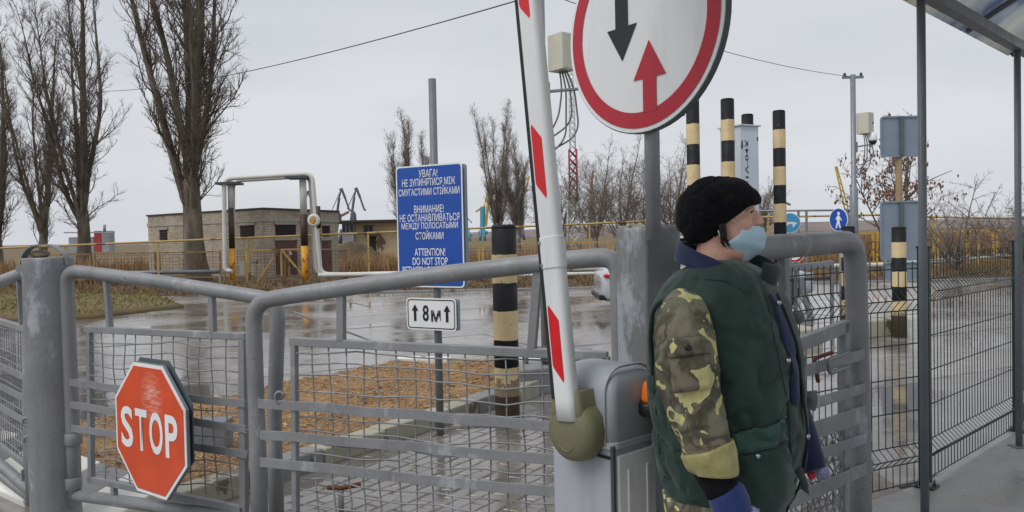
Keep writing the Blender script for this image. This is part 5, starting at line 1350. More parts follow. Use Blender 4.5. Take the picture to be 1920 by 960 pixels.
YR = 170; q = D(185, 450, YR)
t = thing('distant_building', 'small red and grey building block far off between the poplars', 'building', V((q.x, q.y, 0)))
for x0, x1, mt_, nm in ((176, 190, 'far_red', 'red_wall'), (190, 205, 'far_grey', 'grey_wall'), (128, 176, 'far_grey', 'low_wing')):
    a, b = D(x0, 433, YR), D(x1, 457, YR); yb = 433 if nm != 'low_wing' else 445
    zt2 = zpx(x0, yb, YR); MB().box(V(((a.x + b.x) / 2, YR + 1.2, zt2 / 2)), (b.x - a.x, 2.4, zt2)).build(nm, MT[mt_], t)
MB().tube([D(196, 434, YR), D(196, 421, YR)], .3, 6).build('chimney', MT['far_grey'], t)
lines(t, 'gantry_rail', [(120, 436, 215, 436, 2), (150, 436, 150, 447, 2), (200, 436, 200, 447, 2)], YR - 1, 'far_grey')
# overhead wires
def wire(label, a, b, sag, r):
    P = [a.lerp(b, k / 24) - UZ * (sag * 4 * (k / 24) * (1 - k / 24)) for k in range(25)]
    MB().tube(P, r, 5).build('overhead_wire', MT['cable'], label=label, cat='wire', base=P[0])
a = D(1022, -14, 8.7); wire('dark overhead wire from the camera mast to the poplars', a, D(150, 170, 29), .35, .008)
wire('thin overhead wire reaching the crossbar of the right mast', a, D(1592, 143, 15.5), .14, .005)

# ================================================================== parked silver car, side on
YC_ = 15.0; x0 = D(1124, 560, YC_ + .35).x; Lc = 4.2
t = thing('parked_car', 'silver saloon car parked side on behind the square post', 'car', V((x0 + Lc / 2, YC_ + .9, 0)))
def xs_(f): return x0 + f * Lc
st = [(0, .28, .66, .66), (.012, .19, .78, .78), (.05, .16, .88, .87), (.12, .18, .93, .89), (.3, .17, .92, .9), (.5, .17, .9, .9), (.7, .17, .88, .9), (.85, .18, .82, .88), (.95, .22, .72, .82), (.985, .26, .64, .7), (1, .32, .55, .55)]
m = MB(); rg = []
for f, zb2, zt2, hw in st:
    pts = []
    for k in range(20):
        a = 2 * math.pi * k / 20; cx, cz = math.cos(a), math.sin(a); e = .42
        pts.append(V((xs_(f), YC_ + .9 + math.copysign(abs(cx) ** e, cx) * hw, (zb2 + zt2) / 2 + math.copysign(abs(cz) ** e, cz) * (zt2 - zb2) / 2)))
    rg.append(pts)
m.loft(rg); o = m.build('body', MT['car_silver'], t); o.modifiers.new('s', 'SUBSURF').render_levels = 1
m = MB(); rg = []
for f, z, hw in ((.13, .92, .76), (.2, 1.12, .7), (.28, 1.33, .64), (.36, 1.4, .62), (.5, 1.42, .62), (.6, 1.36, .63), (.68, 1.16, .7), (.76, .9, .78)):
    rg.append([V((xs_(f), YC_ + .9 + x * hw, q)) for x, q in ((-1, .8), (-.96, lerp(.85, z, .55)), (-.86, z - .03), (-.6, z), (.6, z), (.86, z - .03), (.96, lerp(.85, z, .55)), (1, .8))])
m.loft(rg); m.build('glasshouse', MT['win_dark'], t)
m = MB(); rg = []
for f, z, hw in ((.25, 1.29, .62), (.3, 1.385, .58), (.36, 1.42, .57), (.5, 1.44, .57), (.58, 1.4, .58), (.62, 1.33, .6)):
    rg.append([V((xs_(f), YC_ + .9 + x * hw, z + q)) for x, q in ((-1, -.03), (-.8, 0), (.8, 0), (1, -.03), (.8, -.04), (-.8, -.04))])
m.loft(rg); m.build('roof', MT['car_silver'], t)
for sy in (-1, 1):
    for f in (.19, .82):
        c = V((xs_(f), YC_ + .9 + sy * .83, .31))
        wo = MB().lathe([(.19, -.1), (.31, -.1), (.315, -.06), (.315, .06), (.31, .1), (.19, .1)], c, V((0, 1, 0)), 24).build('wheel', MT['tyre'], t)
        MB().lathe([(.2, -.085), (.19, -.09), (.05, -.07), (0, -.075)] if sy < 0 else [(.2, .085), (.19, .09), (.05, .07), (0, .075)], c, V((0, 1, 0)), 20).build('rim', MT['chrome'], wo)
    y_ = YC_ + .9 + sy * .72
    m = MB(); m.box(V((xs_(.045), y_ + sy * .045, .70)), (.26, .22, .075)); m.build('tail_lamp', MT['lamp_red'], t, bevel=.03)
    m = MB(); m.box(V((xs_(.95), y_ - sy * .05, .62)), (.25, .24, .12)); m.build('headlight', MT['chrome'], t, bevel=.03)
    for f in (.4, .62): MB().box(V((xs_(f), YC_ + .9 + sy * .905, .78)), (.16, .02, .025)).build('door_handle', MT['car_silver'], t, bevel=.005)
    MB().box(V((xs_(.66), YC_ + .9 + sy * .98, .96)), (.12, .2, .12)).build('mirror', MT['car_silver'], t, bevel=.03)
MB().box(V((xs_(.012), YC_ + .9, .28)), (.16, 1.5, .1)).build('rear_bumper', MT['black_plastic'], t, bevel=.02)
# ================================================================== the guard
def cloth(name, c1, c2, scale=6, rough=.75, weave=350, bump=.25, sheen=.2):
    t = NT(name); c = t.ramp(t.noise(scale, 6, .65), [(.3, c1), (.7, c2)])
    t.set(Base_Color=c, Roughness=rough); t.b.inputs['Sheen Weight'].default_value = sheen
    t.b.inputs['Specular IOR Level'].default_value = .25
    h = t.math('ADD', t.math('MULTIPLY', t.noise(weave, 2, .5), .35), t.noise(22, 5, .6)); t.bump(h, bump, .004); return t.mat
cloth('vest_green', srgb(27, 48, 42), srgb(41, 66, 57), 7, .6, 500, .3)
cloth('vest_light', srgb(38, 66, 58), srgb(50, 80, 71), 7, .6, 500, .3)
cloth('vest_dark', srgb(22, 36, 36), srgb(32, 50, 48), 7, .65, 500, .3)
cloth('navy', srgb(22, 30, 64), srgb(34, 42, 80), 9, .7, 400, .25)
cloth('glove_blue', srgb(28, 44, 92), srgb(44, 64, 122), 12, .7, 400, .3)
cloth('lilac', srgb(150, 152, 190), srgb(190, 190, 220), 60, .95, 200, .6, .6)
cloth('red_knit', srgb(190, 40, 60), srgb(220, 60, 76), 30)
t = NT('knit_black')
wv = t.n('ShaderNodeTexVoronoi', Scale=240.0); t.l(t.geo.outputs['Position'], wv.inputs['Vector'])
t.set(Base_Color=t.ramp(t.noise(40, 4), [(.3, srgb(13, 13, 16)), (.7, srgb(27, 27, 32))]), Roughness=.95); t.b.inputs['Sheen Weight'].default_value = .03
t.b.inputs['Specular IOR Level'].default_value = .15
t.bump(t.math('ADD', t.math('MULTIPLY', wv.outputs['Distance'], .8), t.math('MULTIPLY', t.noise(30, 4, .6), 2.6)), .8, .007)
t = NT('camo')
c = t.ramp(t.noise(11, 4, .55, None, .6), [(.40, srgb(132, 128, 110)), (.46, srgb(104, 104, 88)), (.56, srgb(84, 78, 68)), (.62, srgb(130, 122, 106))])
pch = t.noise(22, 1.6, .4, t.pos((1, 1, .8)), 1.1)
c = t.mix(t.ramp(pch, [(.605, g1(0)), (.612, g1(1))]), c, srgb(206, 200, 142))
c = t.mix(t.ramp(t.noise(60, 5, .7), [(.4, g1(.0)), (.75, g1(.35))]), c, srgb(70, 66, 56))
t.set(Base_Color=c, Roughness=.8); t.b.inputs['Specular IOR Level'].default_value = .2
t.bump(t.math('ADD', t.math('MULTIPLY', t.noise(500, 2), .3), t.noise(24, 5, .6)), .3, .004)
cloth('camo_cuff', srgb(134, 130, 84), srgb(182, 176, 122), 18, .8, 400, .3)
t = NT('skin'); t.set(Base_Color=t.ramp(t.noise(26, 5, .6), [(.3, srgb(212, 160, 140)), (.7, srgb(230, 184, 165))]), Roughness=.48)
t.b.inputs['Subsurface Weight'].default_value = .12; t.b.inputs['Subsurface Radius'].default_value = (.012, .005, .003); t.bump(t.noise(160, 3), .12, .002)
t = NT('mask_blue'); t.set(Base_Color=t.ramp(t.noise(16, 4), [(.3, srgb(176, 210, 230)), (.7, srgb(202, 228, 242))]), Roughness=.75); t.bump(t.noise(30, 5, .6), .2, .004)
paint('hair', srgb(34, 26, 24), .5, .2, 40); paint('eye_white', srgb(215, 208, 200), .25, .05, 8, bump=0); paint('iris', srgb(60, 44, 32), .15, .1, 20, bump=0); paint('loop_white', srgb(226, 228, 230), .7, .04, 9); paint('boot', srgb(30, 29, 30), .5, .15, 10)

Y0 = 2.22; KP = F_PX / Y0
yw = R_(25); pf = V((math.cos(yw), -math.sin(yw), 0)); pr = V((-math.sin(yw), -math.cos(yw), 0))   # forward, and the person's right (towards the camera)
FT = D(1362, 900, Y0); FT.z = .1
guard = thing('person', 'person in black knit hat, blue face mask, green vest over camouflage sleeves', 'person', FT)
TB = [(486, 1312, 1390, .088), (496, 1290, 1412, .118), (510, 1265, 1438, .155), (534, 1242, 1456, .195), (560, 1227, 1470, .22), (600, 1217, 1482, .232), (660, 1213, 1496, .242), (740, 1217, 1502, .248), (800, 1225, 1508, .25), (860, 1232, 1503, .248), (905, 1243, 1492, .242), (930, 1257, 1482, .232), (940, 1266, 1478, .225), (966, 1268, 1476, .225), (985, 1275, 1470, .222)]
def S(th, y, off=0, fold=True):
    xl, xr, b = table(TB, y); s = (xr - xl) / 2 / KP
    a = math.sqrt(max(.03 ** 2, s * s - (b * math.sin(yw)) ** 2)) / math.cos(yw)
    c = D((xl + xr) / 2, y, Y0); e = 2 / 2.4
    cx, sx = math.cos(th), math.sin(th)
    cx, sx = math.copysign(abs(cx) ** e, cx), math.copysign(abs(sx) ** e, sx)
    d = 0
    if fold:
        u = th * .3
        d += .012 * noise.noise(V((u * 7, y * .010, 3))) + .008 * noise.noise(V((u * 16 + y * .012, y * .02, 8)))
        q = noise.noise(V((u * 9 + y * .008, y * .016 - u * 5, 14))); d -= .015 * max(0, .12 - abs(q)) / .12 * (.4 + .6 * min(1, max(0, (y - 560) / 200)))
        d -= .006 * math.exp(-((y - 936) / 7) ** 2)
        if y > 938: d += .002 * math.sin(th * 70)
        k = min(1, max(0, (y - 470) / 60)) * (.3 + .7 * min(1, abs((th + math.pi) % (2 * math.pi) - math.pi) / .9)); d *= k
    v = pf * (a * cx) + pr * (b * sx)
    return c + v + v.normalized() * (d + off)
ys = [486 + 499 * k / 64 for k in range(65)]; NS = 110
MB().loft([[S(2 * math.pi * j / NS, y) for j in range(NS)] for y in ys]).build('vest', MT['vest_green'], guard)
def th_of(px, py, lo=0, hi=math.pi):
    best = None
    for k in range(241):
        th = lo + (hi - lo) * k / 240; q = S(th, py) - CAMP; x = 960 + F_PX * q.dot(rt) / q.dot(fw)
        if best is None or abs(x - px) < best[0]: best = (abs(x - px), th)
    return best[1]
def patch(name, mat, quad, off=.006, nu=10, nv=10, th=.004, bulge=0):
    """quad of four pixels tl, tr, br, bl laid on the vest"""
    rows = []
    T4 = [th_of(*q) for q in quad]
    for j in range(nv + 1):
        v = j / nv; row = []
        for i in range(nu + 1):
            u = i / nu
            tt = lerp(lerp(T4[0], T4[1], u), lerp(T4[3], T4[2], u), v); y = lerp(lerp(quad[0][1], quad[1][1], u), lerp(quad[3][1], quad[2][1], u), v)
            row.append(S(tt, y, off + bulge * math.sin(math.pi * u) * math.sin(math.pi * v)))
        rows.append(row)
    m = MB().loft(rows, caps=False, closed=False)
    o = m.build(name, MT[mat], guard, fixn=False); md = o.modifiers.new('s', 'SOLIDIFY'); md.thickness = th; md.offset = 0
    return o
patch('pocket_flap', 'vest_light', ((1372, 772), (1462, 752), (1470, 786), (1378, 806)), .014, 12, 6, .005, .004)
patch('pocket', 'vest_green', ((1360, 806), (1468, 790), (1478, 930), (1372, 934)), .008, 12, 12, .004, .008)
patch('lining', 'navy', ((1440, 545), (1453, 545), (1492, 740), (1481, 730)), .004, 6, 14, .004)
patch('placket', 'vest_dark', ((1450, 545), (1466, 545), (1509, 950), (1484, 950)), .010, 6, 24, .006)
for px, py in ((1417, 808), (1505, 793), (1489, 946), (1470, 655), (1452, 560)):
    q = S(th_of(px, py), py, .016); nn = (q - D(1362, py, Y0)).normalized()
    MB().lathe([(.007, -.006), (.0075, 0), (.005, .003), (0, .0035)], q, nn, 12).build('snap_button', MT['chrome'], guard)
q = S(th_of(1370, 818), 818, .008); MB().tube([q, q - UZ * .02, q - UZ * .035], [.004, .006, .004], 8).build('zip_pull', MT['chrome'], guard)
def seam(pts, r=.0018, off=.001):
    P = []
    for (a, b), (c, d_) in zip(pts, pts[1:]):
        for k in range(8): P.append((lerp(a, c, k / 8), lerp(b, d_, k / 8)))
    P.append(pts[-1]); MB().tube([S(th_of(*q), q[1], off) for q in P], r, 5).build('seam', MT['vest_dark'], guard)
seam([(1352, 752), (1350, 850), (1356, 938)]); seam([(1354, 770), (1420, 768), (1476, 752)]); seam([(1300, 515), (1360, 520), (1400, 540)]); seam([(1226, 690), (1234, 800), (1246, 925)])
seam([(1244, 938), (1300, 940), (1380, 941), (1484, 938)]); seam([(1436, 548), (1478, 735), (1490, 940)])
def standoff(name, quad, bl, mat='vest_dark'):
    m = MB(); P = [D(*q) for q in quad]; m.loft([[P[0], P[1]], [P[0].lerp(P[3], .5) + V((0, -.01, 0)), P[1].lerp(P[2], .5) + V((0, -.01, 0))], [P[3], P[2]]], caps=False, closed=False)
    o = m.build(name, MT[mat], guard, fixn=False); md = o.modifiers.new('s', 'SOLIDIFY'); md.thickness = bl; o.modifiers.new('b', 'BEVEL').width = .003
standoff('pocket_flap', ((1478, 588, 2.14), (1502, 586, 2.2), (1503, 604, 2.2), (1482, 612, 2.12)), .008)
standoff('pocket_flap', ((1500, 735, 2.12), (1528, 732, 2.2), (1524, 770, 2.2), (1505, 760, 2.12)), .008)
standoff('storm_flap', ((1490, 880, 2.08), (1503, 876, 2.1), (1517, 928, 2.12), (1500, 915, 2.1)), .005)
# arm towards the camera
AR = [(560, 1281, 24, 2.03), (569, 1280, 38, 2.01), (590, 1280, 48, 1.985), (620, 1282, 55, 1.97), (660, 1285, 59, 1.96), (710, 1290, 59, 1.955), (760, 1301, 54, 1.945), (800, 1313, 50, 1.94), (840, 1326, 47, 1.93), (872, 1338, 45, 1.925)]
def arm_ring(y, k=0, n=44):
    x, h, yd = table(AR, y); c = D(x, y, yd); rr = (h + k) * yd / F_PX
    x2, _, yd2 = table(AR, y + 8); tg = (D(x2, y + 8, yd2) - c); tg = V((0, 0, -1)) if tg.length < 1e-4 else tg.normalized()
    u = V((1, 0, 0)); u = (u - tg * u.dot(tg)).normalized(); w_ = tg.cross(u)
    R = []
    for j in range(n):
        a = 2 * math.pi * j / n
        d = .006 * noise.noise(V((math.cos(a) * 1.5, math.sin(a) * 1.5 + y * .01, y * .025))) - .007 * max(0, .14 - abs(noise.noise(V((a * .5 + y * .004, y * .02 + math.sin(a), 5))))) / .14
        R.append(c + (u * math.cos(a) + w_ * math.sin(a) * .95) * (rr + d))
    return R
MB().loft([arm_ring(560 + 312 * k / 60) for k in range(61)]).build('sleeve', MT['camo'], guard)
def arm_surf(px, py, off=.004):
    x, h, yd = table(AR, py); k = max(-.94, min(.94, (px - x) / h)); rr = h * yd / F_PX
    return D(px, py, yd - math.sqrt(1 - k * k) * rr * .95 - off)
def arm_patch(name, mat, quad, off=.005, th=.003):
    rows = [[arm_surf(lerp(lerp(quad[0][0], quad[1][0], u / 10), lerp(quad[3][0], quad[2][0], u / 10), v / 6), lerp(lerp(quad[0][1], quad[1][1], u / 10), lerp(quad[3][1], quad[2][1], u / 10), v / 6), off) for u in range(11)] for v in range(7)]
    o = MB().loft(rows, caps=False, closed=False).build(name, MT[mat], guard, fixn=False); md = o.modifiers.new('s', 'SOLIDIFY'); md.thickness = th; return o
arm_patch('sleeve_pocket', 'camo', ((1254, 668), (1330, 660), (1334, 728), (1262, 738)), .007)
arm_patch('sleeve_flap', 'camo', ((1251, 636), (1326, 630), (1330, 662), (1254, 671)), .012, .004)
q = arm_surf(1290, 652, .016); MB().lathe([(.0075, 0), (.008, .002), (.004, .003), (0, .002)], q, V((0, -1, 0)), 14).build('sleeve_button', MT['black_plastic'], guard)
MB().loft([arm_ring(y, k) for y, k in ((838, 1), (838, 5), (842, 6), (860, 6), (880, 5), (884, 4), (885, -4))]).build('cuff', MT['camo_cuff'], guard)
# armhole edge of the vest
hole = [(1224, 690), (1223, 640), (1227, 600), (1236, 570), (1254, 552), (1280, 544), (1304, 553), (1324, 582), (1338, 630), (1346, 690), (1352, 750)]
yh = [2.02, 1.985, 1.965, 1.95, 1.945, 1.945, 1.945, 1.94, 1.93, 1.935, 1.95]
P = [S(th_of(a, b), b, q_) for (a, b), q_ in zip(hole, (.002, .006, .012, .022, .03, .034, .032, .026, .016, .006, .002))]
MB().tube(fillet(P, .03, 4), [.003] + [.007] * (len(fillet(P, .03, 4)) - 2) + [.004], 10).build('armhole_edge', MT['vest_green'], guard)
# wrist and gloved right hand
def seg(pts, n=24):
    P = [D(x, y, yd) for x, y, h, yd in pts]; MBx = MB(); MBx.tube(P, [h * yd / F_PX for x, y, h, yd in pts], n); return MBx
seg([(1336, 876, 38, 1.925), (1344, 892, 38, 1.92), (1352, 912, 34, 1.915), (1358, 924, 33, 1.91)]).build('knit_wrist', MT['knit_black'], guard)
def blob(name, mat, parts, voxel, parent, smooth=6):
    b = bmesh.new()
    for pt in parts:
        if pt[0] == 'e':
            _, c, r, R = pt; mt_ = Matrix.Translation(c) @ R.to_4x4() @ Matrix.Diagonal((r[0], r[1], r[2], 1)); bmesh.ops.create_icosphere(b, subdivisions=3, radius=1, matrix=mt_)
        else:
            _, p0, p1, ra, rb = pt; n = 5
            for k in range(n + 1):
                f = k / n; bmesh.ops.create_icosphere(b, subdivisions=2, radius=lerp(ra, rb, f), matrix=Matrix.Translation(p0.lerp(p1, f)))
            d = p1 - p0
            if d.length > 1e-5:
                mt_ = Matrix.Translation((p0 + p1) / 2) @ d.to_track_quat('Z', 'Y').to_matrix().to_4x4()
                bmesh.ops.create_cone(b, cap_ends=True, segments=16, radius1=ra, radius2=rb, depth=d.length, matrix=mt_)
    me = bpy.data.meshes.new(name); b.to_mesh(me); b.free(); me.materials.append(MT[mat])
    for pg in me.polygons: pg.use_smooth = True
    o = raw(name, me, parent)
    md = o.modifiers.new('r', 'REMESH'); md.mode = 'VOXEL'; md.voxel_size = voxel; md.use_smooth_shade = True
    md = o.modifiers.new('sm', 'SMOOTH'); md.iterations = smooth; md.factor = .5
    return o
I3 = Matrix.Identity(3)
def hand(name, mat, wrist, dirv, palm_n, parent, side=1, L=.18):
    """relaxed, half curled hand: palm, four bent fingers of different lengths, thumb from the side of the palm"""
    d = dirv.normalized(); n = (palm_n - d * palm_n.dot(d)).normalized(); s = d.cross(n) * side
    pts = []
    R = Matrix((s, n, d)).transposed()
    pts.append(('e', wrist + d * .05, (.045, .022, .055), R)); pts.append(('c', wrist - d * .02, wrist + d * .03, .034, .034))
    for k, (ox, ln) in enumerate(((-.031, .072), (-.010, .08), (.011, .075), (.031, .06))):
        p0 = wrist + d * .09 + s * ox; dd = d
        for j, f in enumerate((.45, .32, .25)):
            dd = (dd + n * (.35 if j == 0 else .6)).normalized(); p1 = p0 + dd * ln * f; pts.append(('c', p0, p1, .0112 - .001 * j, .0105 - .001 * j)); p0 = p1
    p0 = wrist + d * .03 - s * .036; p1 = p0 + (d * .75 - s * .5 + n * .35).normalized() * .042; p2 = p1 + (d * .9 + n * .45).normalized() * .032
    pts += [('c', p0, p1, .015, .0125), ('c', p1, p2, .0125, .0105)]
    return blob(name, mat, pts, .0045, parent, 4)
seg([(1354, 914, 30, 1.915), (1362, 926, 37, 1.91), (1370, 945, 38, 1.905), (1376, 962, 34, 1.9), (1380, 975, 30, 1.9)]).build('glove_cuff', MT['glove_blue'], guard)
hand('glove', 'glove_blue', D(1378, 968, 1.9), V((.12, .02, -1)), V((.9, .25, .1)), guard)
def fluff(name, c, r, mat, n=900, seed=2):
    rn = random.Random(seed); m = MB()
    for k in range(n):
        d = V((rn.gauss(0, 1), rn.gauss(0, 1), rn.gauss(0, 1))).normalized(); p0 = c + V((d.x * r[0], d.y * r[1], d.z * r[2])) * .6; e = c + V((d.x * r[0], d.y * r[1], d.z * r[2])) * rn.uniform(.95, 1.35)
        o = d.orthogonal().normalized() * .0016; m.add([p0 - o, p0 + o, e], [(0, 1, 2)])
    rg = []
    for i in range(9):
        a = -math.pi / 2 + math.pi * i / 8; rg.append([c + V((r[0] * math.cos(a) * math.cos(b), r[1] * math.cos(a) * math.sin(b), r[2] * math.sin(a))) * .85 for b in [q * 2 * math.pi / 14 for q in range(14)]])
    m.loft(rg); m.build(name, MT[mat], guard, fixn=False)
fluff('fur_trim', D(1408, 962, 1.9), (.02, .02, .016), 'lilac', 500)
# far arm
seg([(1440, 700, 48, 2.42), (1478, 780, 42, 2.40), (1506, 835, 32, 2.36), (1522, 868, 25, 2.34), (1528, 882, 21, 2.33)]).build('far_sleeve', MT['navy'], guard)
fluff('fur_trim', D(1541, 886, 2.32), (.022, .022, .02), 'lilac', 700, 5)
hand('far_glove', 'navy', D(1492, 868, 2.36), V((-.75, -.05, -.6)), V((.4, -.9, .1)), guard, -1)
MB().lathe([(0, -.012), (.011, -.008), (.014, 0), (.011, .008), (0, .012)], D(1521, 891, 2.33), V((1, 0, .3)), 12).build('glove_trim', MT['red_knit'], guard)
# trousers and boots
def leg(px0, yd, sd):
    a = D(px0, 965, yd); k = V((a.x + sd * .02, a.y, .55)); an = V((a.x + sd * .03, a.y + .01, .17))
    m = MB(); rr = [.125, .122, .11, .095, .088, .08, .078, .075]
    P = [a + UZ * .06, a, a.lerp(k, .35), a.lerp(k, .75), k, k.lerp(an, .4), k.lerp(an, .8), an]
    m.tube(P, rr, 24); m.build('trouser_leg', MT['camo'], guard)
    m = MB(); c = V((an.x, an.y, .1)); rg = []
    for x, w_, h in ((-.09, .03, .06), (-.075, .04, .09), (-.02, .045, .11), (.05, .042, .085), (.12, .046, .06), (.17, .04, .045), (.185, .02, .03)):
        rg.append([c + pf * x + pr * (w_ * math.cos(b)) + UZ * max(0.0, h * .5 + h * .55 * math.sin(b)) for b in [q * 2 * math.pi / 16 for q in range(16)]])
    m.loft(rg); m.build('boot', MT['boot'], guard)
    return a, k, an
l1 = leg(1330, 2.13, -.4); l2 = leg(1400, 2.33, .6)

# head: local frame x forward, y to the person's left (away), z up
HO = D(1352, 412, Y0); hy = R_(15); hf = V((math.cos(hy), -math.sin(hy), 0)); hl = V((math.sin(hy), math.cos(hy), 0))
tlt = R_(-1.5)
HR = Matrix((hf, hl, UZ)).transposed()
def h3(x, y, z): return HO + HR @ V((x, y, z))
E = lambda c, r: ('e', h3(*c), r, HR)
body = [E((-.008, 0, .026), (.090, .072, .080)), E((.034, 0, -.028), (.056, .062, .085)), E((.071, 0, .042), (.021, .05, .02)),
        E((.054, -.040, -.016), (.03, .022, .026)), E((.054, .040, -.016), (.03, .022, .026)), E((.028, 0, -.088), (.046, .052, .034)), E((.058, 0, -.108), (.018, .022, .018)),
        ('c', h3(.084, 0, .026), h3(.102, 0, -.002), .0085, .0115), E((.104, 0, -.009), (.0125, .0125, .0115)), E((.094, -.0125, -.0125), (.0115, .008, .009)), E((.094, .0125, -.0125), (.0115, .008, .009)),
        E((.082, 0, -.048), (.014, .024, .013)), E((-.014, -.066, .0), (.015, .008, .026)), E((-.014, .066, .0), (.015, .008, .026)),
        E((.068, -.034, .004), (.016, .016, .010)), E((.068, .034, .004), (.016, .016, .010)),
        ('c', h3(-.012, 0, -.07), h3(-.035, 0, -.2), .053, .062)]
cq = lambda y: D(sum(table(TB, y)[:2]) / 2, y, Y0)
body += [('c', h3(-.035, 0, -.16), cq(560), .062, .10), ('c', cq(560) + pr * .1, cq(900) + pr * .06, .085, .085), ('c', cq(560) - pr * .1, cq(900) - pr * .06, .085, .085), ('c', cq(575) + pr * .10, cq(575) - pr * .10, .055, .055)]
for (x, y, h, yd), (x2, y2, h2, yd2) in (((1284, 590, 24, 1.99), (1300, 745, 30, 1.945)), ((1300, 745, 30, 1.945), (1356, 915, 24, 1.915))):
    body.append(('c', D(x, y, yd), D(x2, y2, yd2), h * yd / F_PX, h2 * yd2 / F_PX))
body.append(('c', D(1356, 915, 1.915), D(1376, 962, 1.9), .026, .024))
body += [('c', cq(570) - pr * .15, D(1470, 765, 2.4), .05, .042), ('c', D(1470, 765, 2.4), D(1506, 842, 2.36), .040, .026)]
for a, k, an in (l1, l2): body += [('c', cq(900).lerp(a, .6), k, .09, .055), ('c', k, an + UZ * .02, .055, .042)]
blob('body', 'skin', body, .0048, guard, 5)
for sy in (-1, 1):
    e = h3(.0715, sy * .031, .0185); MB().lathe([(0, -.0115), (.008, -.008), (.0115, 0), (.008, .008), (0, .0115)], e, (HR @ V((1, sy * .35, 0))), 14).build('eye', MT['eye_white'], guard)
    dv = (HR @ V((.93, sy * .37, -.05))).normalized(); MB().lathe([(.0052, .0092), (.0045, .0112), (0, .0118)], e, dv, 12).build('iris', MT['iris'], guard)
    P = [h3(.083 - .0 + .004 * math.sin(q * 3.1416), sy * (.020 + .022 * q) , .0235 + .004 * math.sin(q * 3.1416) - .004 * q) for q in [k / 6 for k in range(7)]]
    P = [p_ + (HR @ V((-.012 * k / 6 * (k / 6), 0, 0))) for k, p_ in enumerate(P)]
    MB().tube([p_ + (HR @ V((-.003, 0, .001))) for p_ in P], [.002, .0045, .0052, .0054, .005, .0045, .002], 8).build('eyelid', MT['skin'], guard)
    MB().tube([p_ + (HR @ V((-.004, 0, -.0125))) for p_ in P], [.002, .004, .0048, .005, .0048, .004, .002], 8).build('eyelid', MT['skin'], guard)
    MB().tube([p_ + (HR @ V((.002, 0, -.0036))) for p_ in P], .0011, 5).build('eyelashes', MT['hair'], guard)
    B = [h3(.0925 - .02 * (k / 7) ** 2, sy * (.012 + .034 * k / 7), .047 + .006 * math.sin(k / 7 * 2.6)) for k in range(8)]
    MB().tube(B, [.0015, .003, .0034, .0034, .003, .0028, .002, .0008], 6).build('eyebrow', MT['hair'], guard)
# hair strands below the hat
rn = random.Random(4); m = MB()
for k in range(22):
    x = rn.uniform(-.008, .01); z0 = -.03 + rn.uniform(-.01, .01); s_ = rn.uniform(.8, 1.2)
    for sy in (-1, 1):
        P = [h3(x, sy * .071, z0 + .03), h3(x + .004, sy * .078, z0 - .01), h3(x + .005 * s_, sy * .071, z0 - .026 * s_), h3(x + .014 * s_, sy * .064, z0 - .040 * s_)]
        m.tube(P, [.0024, .0024, .002, .0005], 4, caps=False)
m.build('hair', MT['hair'], guard, fixn=False, kind='stuff')
# slouchy knit hat
b = bmesh.new(); ells = [((-.014, 0, .034), (.108, .094, .088)), ((-.058, 0, -.004), (.062, .082, .066)), ((.034, 0, .048), (.070, .080, .062))]
BRIM = [(-.2, -.068), (-.05, -.066), (-.0135, -.0495), (.003, -.024), (.018, -.0075), (.037, .0075), (.055, .021), (.072, .037), (.105, .044), (.2, .046)]
hc = V((-.02, 0, .02)); nu, nv = 72, 44; grid = {}
for j in range(nv + 1):
    for i in range(nu):
        a, p_ = 2 * math.pi * i / nu, math.pi * j / nv - math.pi / 2
        d = V((math.cos(p_) * math.cos(a), math.cos(p_) * math.sin(a), math.sin(p_))); acc = 0
        for c, r in ells:
            o = hc - V(c); A = sum((d[q] / r[q]) ** 2 for q in range(3)); B = 2 * sum(d[q] * o[q] / r[q] ** 2 for q in range(3)); C_ = sum((o[q] / r[q]) ** 2 for q in range(3)) - 1
            ds = B * B - 4 * A * C_
            if ds > 0: acc += max(0, (-B + math.sqrt(ds)) / (2 * A)) ** 10
        rr = acc ** .1 if acc else .05
        rr += .0012 * math.sin(a * 11 + 1.8 * math.sin(p_ * 9)) * math.cos(p_) + .006 * noise.noise(d * 2.4) + .002 * noise.noise(d * 6) - .004 * max(0, .15 - abs(noise.noise(d * 2.6 + V((3, 1, 0))))) / .15
        q = hc + d * rr; zb3 = table(BRIM, q.x)[0] + .002 * noise.noise(q * 60)
        if q.z < zb3: q.z = zb3 - min(.012, (zb3 - q.z) * .1); q.x, q.y = lerp(q.x, hc.x, min(.5, (zb3 - q.z) * 2)), q.y
        grid[i, j] = b.verts.new(h3(*q))
for j in range(nv):
    for i in range(nu):
        try: f = b.faces.new((grid[i, j], grid[(i + 1) % nu, j], grid[(i + 1) % nu, j + 1], grid[i, j + 1])); f.smooth = True
        except ValueError: pass
bmesh.ops.recalc_face_normals(b, faces=b.faces)
me = bpy.data.meshes.new('knit_hat'); b.to_mesh(me); b.free(); me.materials.append(MT['knit_black'])
o = raw('knit_hat', me, guard)
o.modifiers.new('sub', 'SUBSURF').render_levels = 1
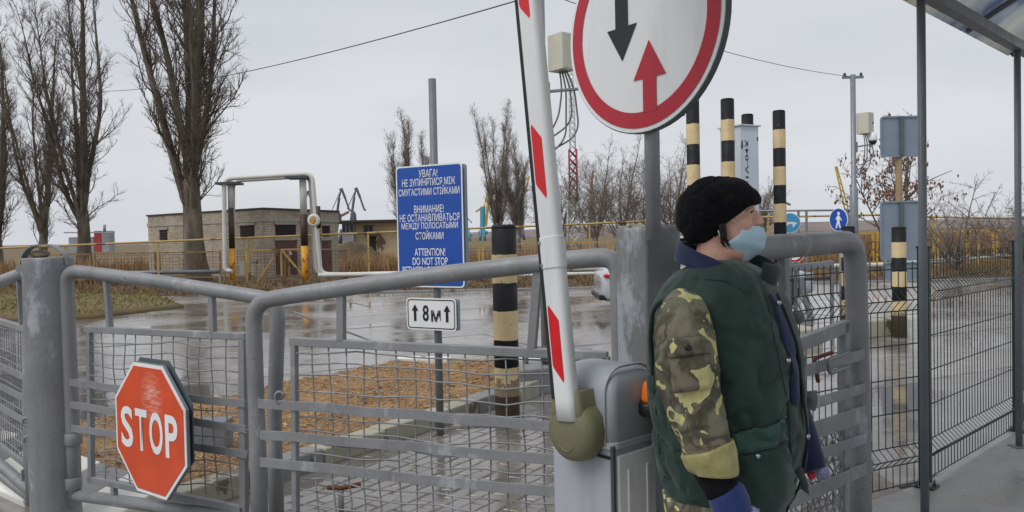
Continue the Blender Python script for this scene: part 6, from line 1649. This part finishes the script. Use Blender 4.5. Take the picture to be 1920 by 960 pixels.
# surgical mask, worn below the nose
rowsN = [(.052, -.054, -.018), (.05, -.06, -.04), (.022, -.066, -.06), (.008, -.064, -.0675)]; rowsC = [(.112, 0, -.027), (.118, 0, -.052), (.108, 0, -.086), (.055, 0, -.128)]
def cat(T, t):
    k = min(len(T) - 2, int(t * (len(T) - 1))); f = t * (len(T) - 1) - k
    P = [V(T[max(0, k - 1)]), V(T[k]), V(T[k + 1]), V(T[min(len(T) - 1, k + 2)])]
    return .5 * ((2 * P[1]) + (P[2] - P[0]) * f + (2 * P[0] - 5 * P[1] + 4 * P[2] - P[3]) * f * f + (3 * P[1] - P[0] - 3 * P[2] + P[3]) * f ** 3)
rows = []
for j in range(25):
    v = j / 24; n_, c_ = cat(rowsN, v), cat(rowsC, v); row = []
    for i in range(-14, 15):
        u = i / 14; au = abs(u)
        x = lerp(c_.x, n_.x, au ** 2.1); z = lerp(c_.z, n_.z, au); y = abs(n_.y) * math.copysign(au ** .85, u)
        pl_ = .0010 * math.sin(v * 3.5 * 2 * math.pi) * (1 - au ** 3) + .003 * noise.noise(V((u * 3, v * 5, 2)))
        row.append(h3(x + pl_, y, z))
    rows.append(row)
o = MB().loft(rows, caps=False, closed=False).build('face_mask', MT['mask_blue'], guard, fixn=False); md = o.modifiers.new('s', 'SOLIDIFY'); md.thickness = .0025
edge = [rows[0][i] for i in range(29)] + [rows[j][28] for j in range(1, 25)] + [rows[24][i] for i in range(27, -1, -1)] + [rows[j][0] for j in range(23, -1, -1)]
MB().tube(edge, .0018, 5).build('mask_hem', MT['loop_white'], guard)
for sy in (-1, 1):
    MB().tube([h3(.052, sy * .055, -.018), h3(.03, sy * .069, -.004), h3(.0, sy * .079, .012)], .0013, 5).build('ear_loop', MT['loop_white'], guard)
    MB().tube([h3(.009, sy * .064, -.067), h3(-.002, sy * .074, -.05), h3(-.008, sy * .08, -.03)], .0013, 5).build('ear_loop', MT['loop_white'], guard)
# collars
def collar(name, mat, a0, a1, lo, hi, thick, n=40):
    rows = []
    for (rx, ry, cx, dz) in (lo, ((lo[0] + hi[0]) / 2 + .006, (lo[1] + hi[1]) / 2 + .006, (lo[2] + hi[2]) / 2, (lo[3] + hi[3]) / 2), hi):
        row = []
        for k in range(n + 1):
            a = lerp(a0, a1, k / n); q = cq(480)
            row.append(q + pf * (cx + rx * math.cos(a)) + pr * (ry * math.sin(a)) + UZ * (dz - .045 * math.cos(a) + .004 * noise.noise(V((a * 2, dz * 20, 1)))))
        rows.append(row)
    o = MB().loft(rows, caps=False, closed=False).build(name, MT[mat], guard, fixn=False); md = o.modifiers.new('s', 'SOLIDIFY'); md.thickness = thick
    md = o.modifiers.new('sub', 'SUBSURF'); md.render_levels = 2; md.levels = 1
collar('inner_collar', 'navy', R_(58), R_(302), (.122, .122, .0, -.055), (.098, .094, -.008, -.002), .008)
collar('collar', 'vest_dark', R_(-75), R_(40), (.125, .125, .01, -.045), (.136, .12, .018, .022), .01)
collar('collar', 'vest_green', R_(36), R_(70), (.130, .130, .0, -.075), (.118, .118, .0, -.02), .008)
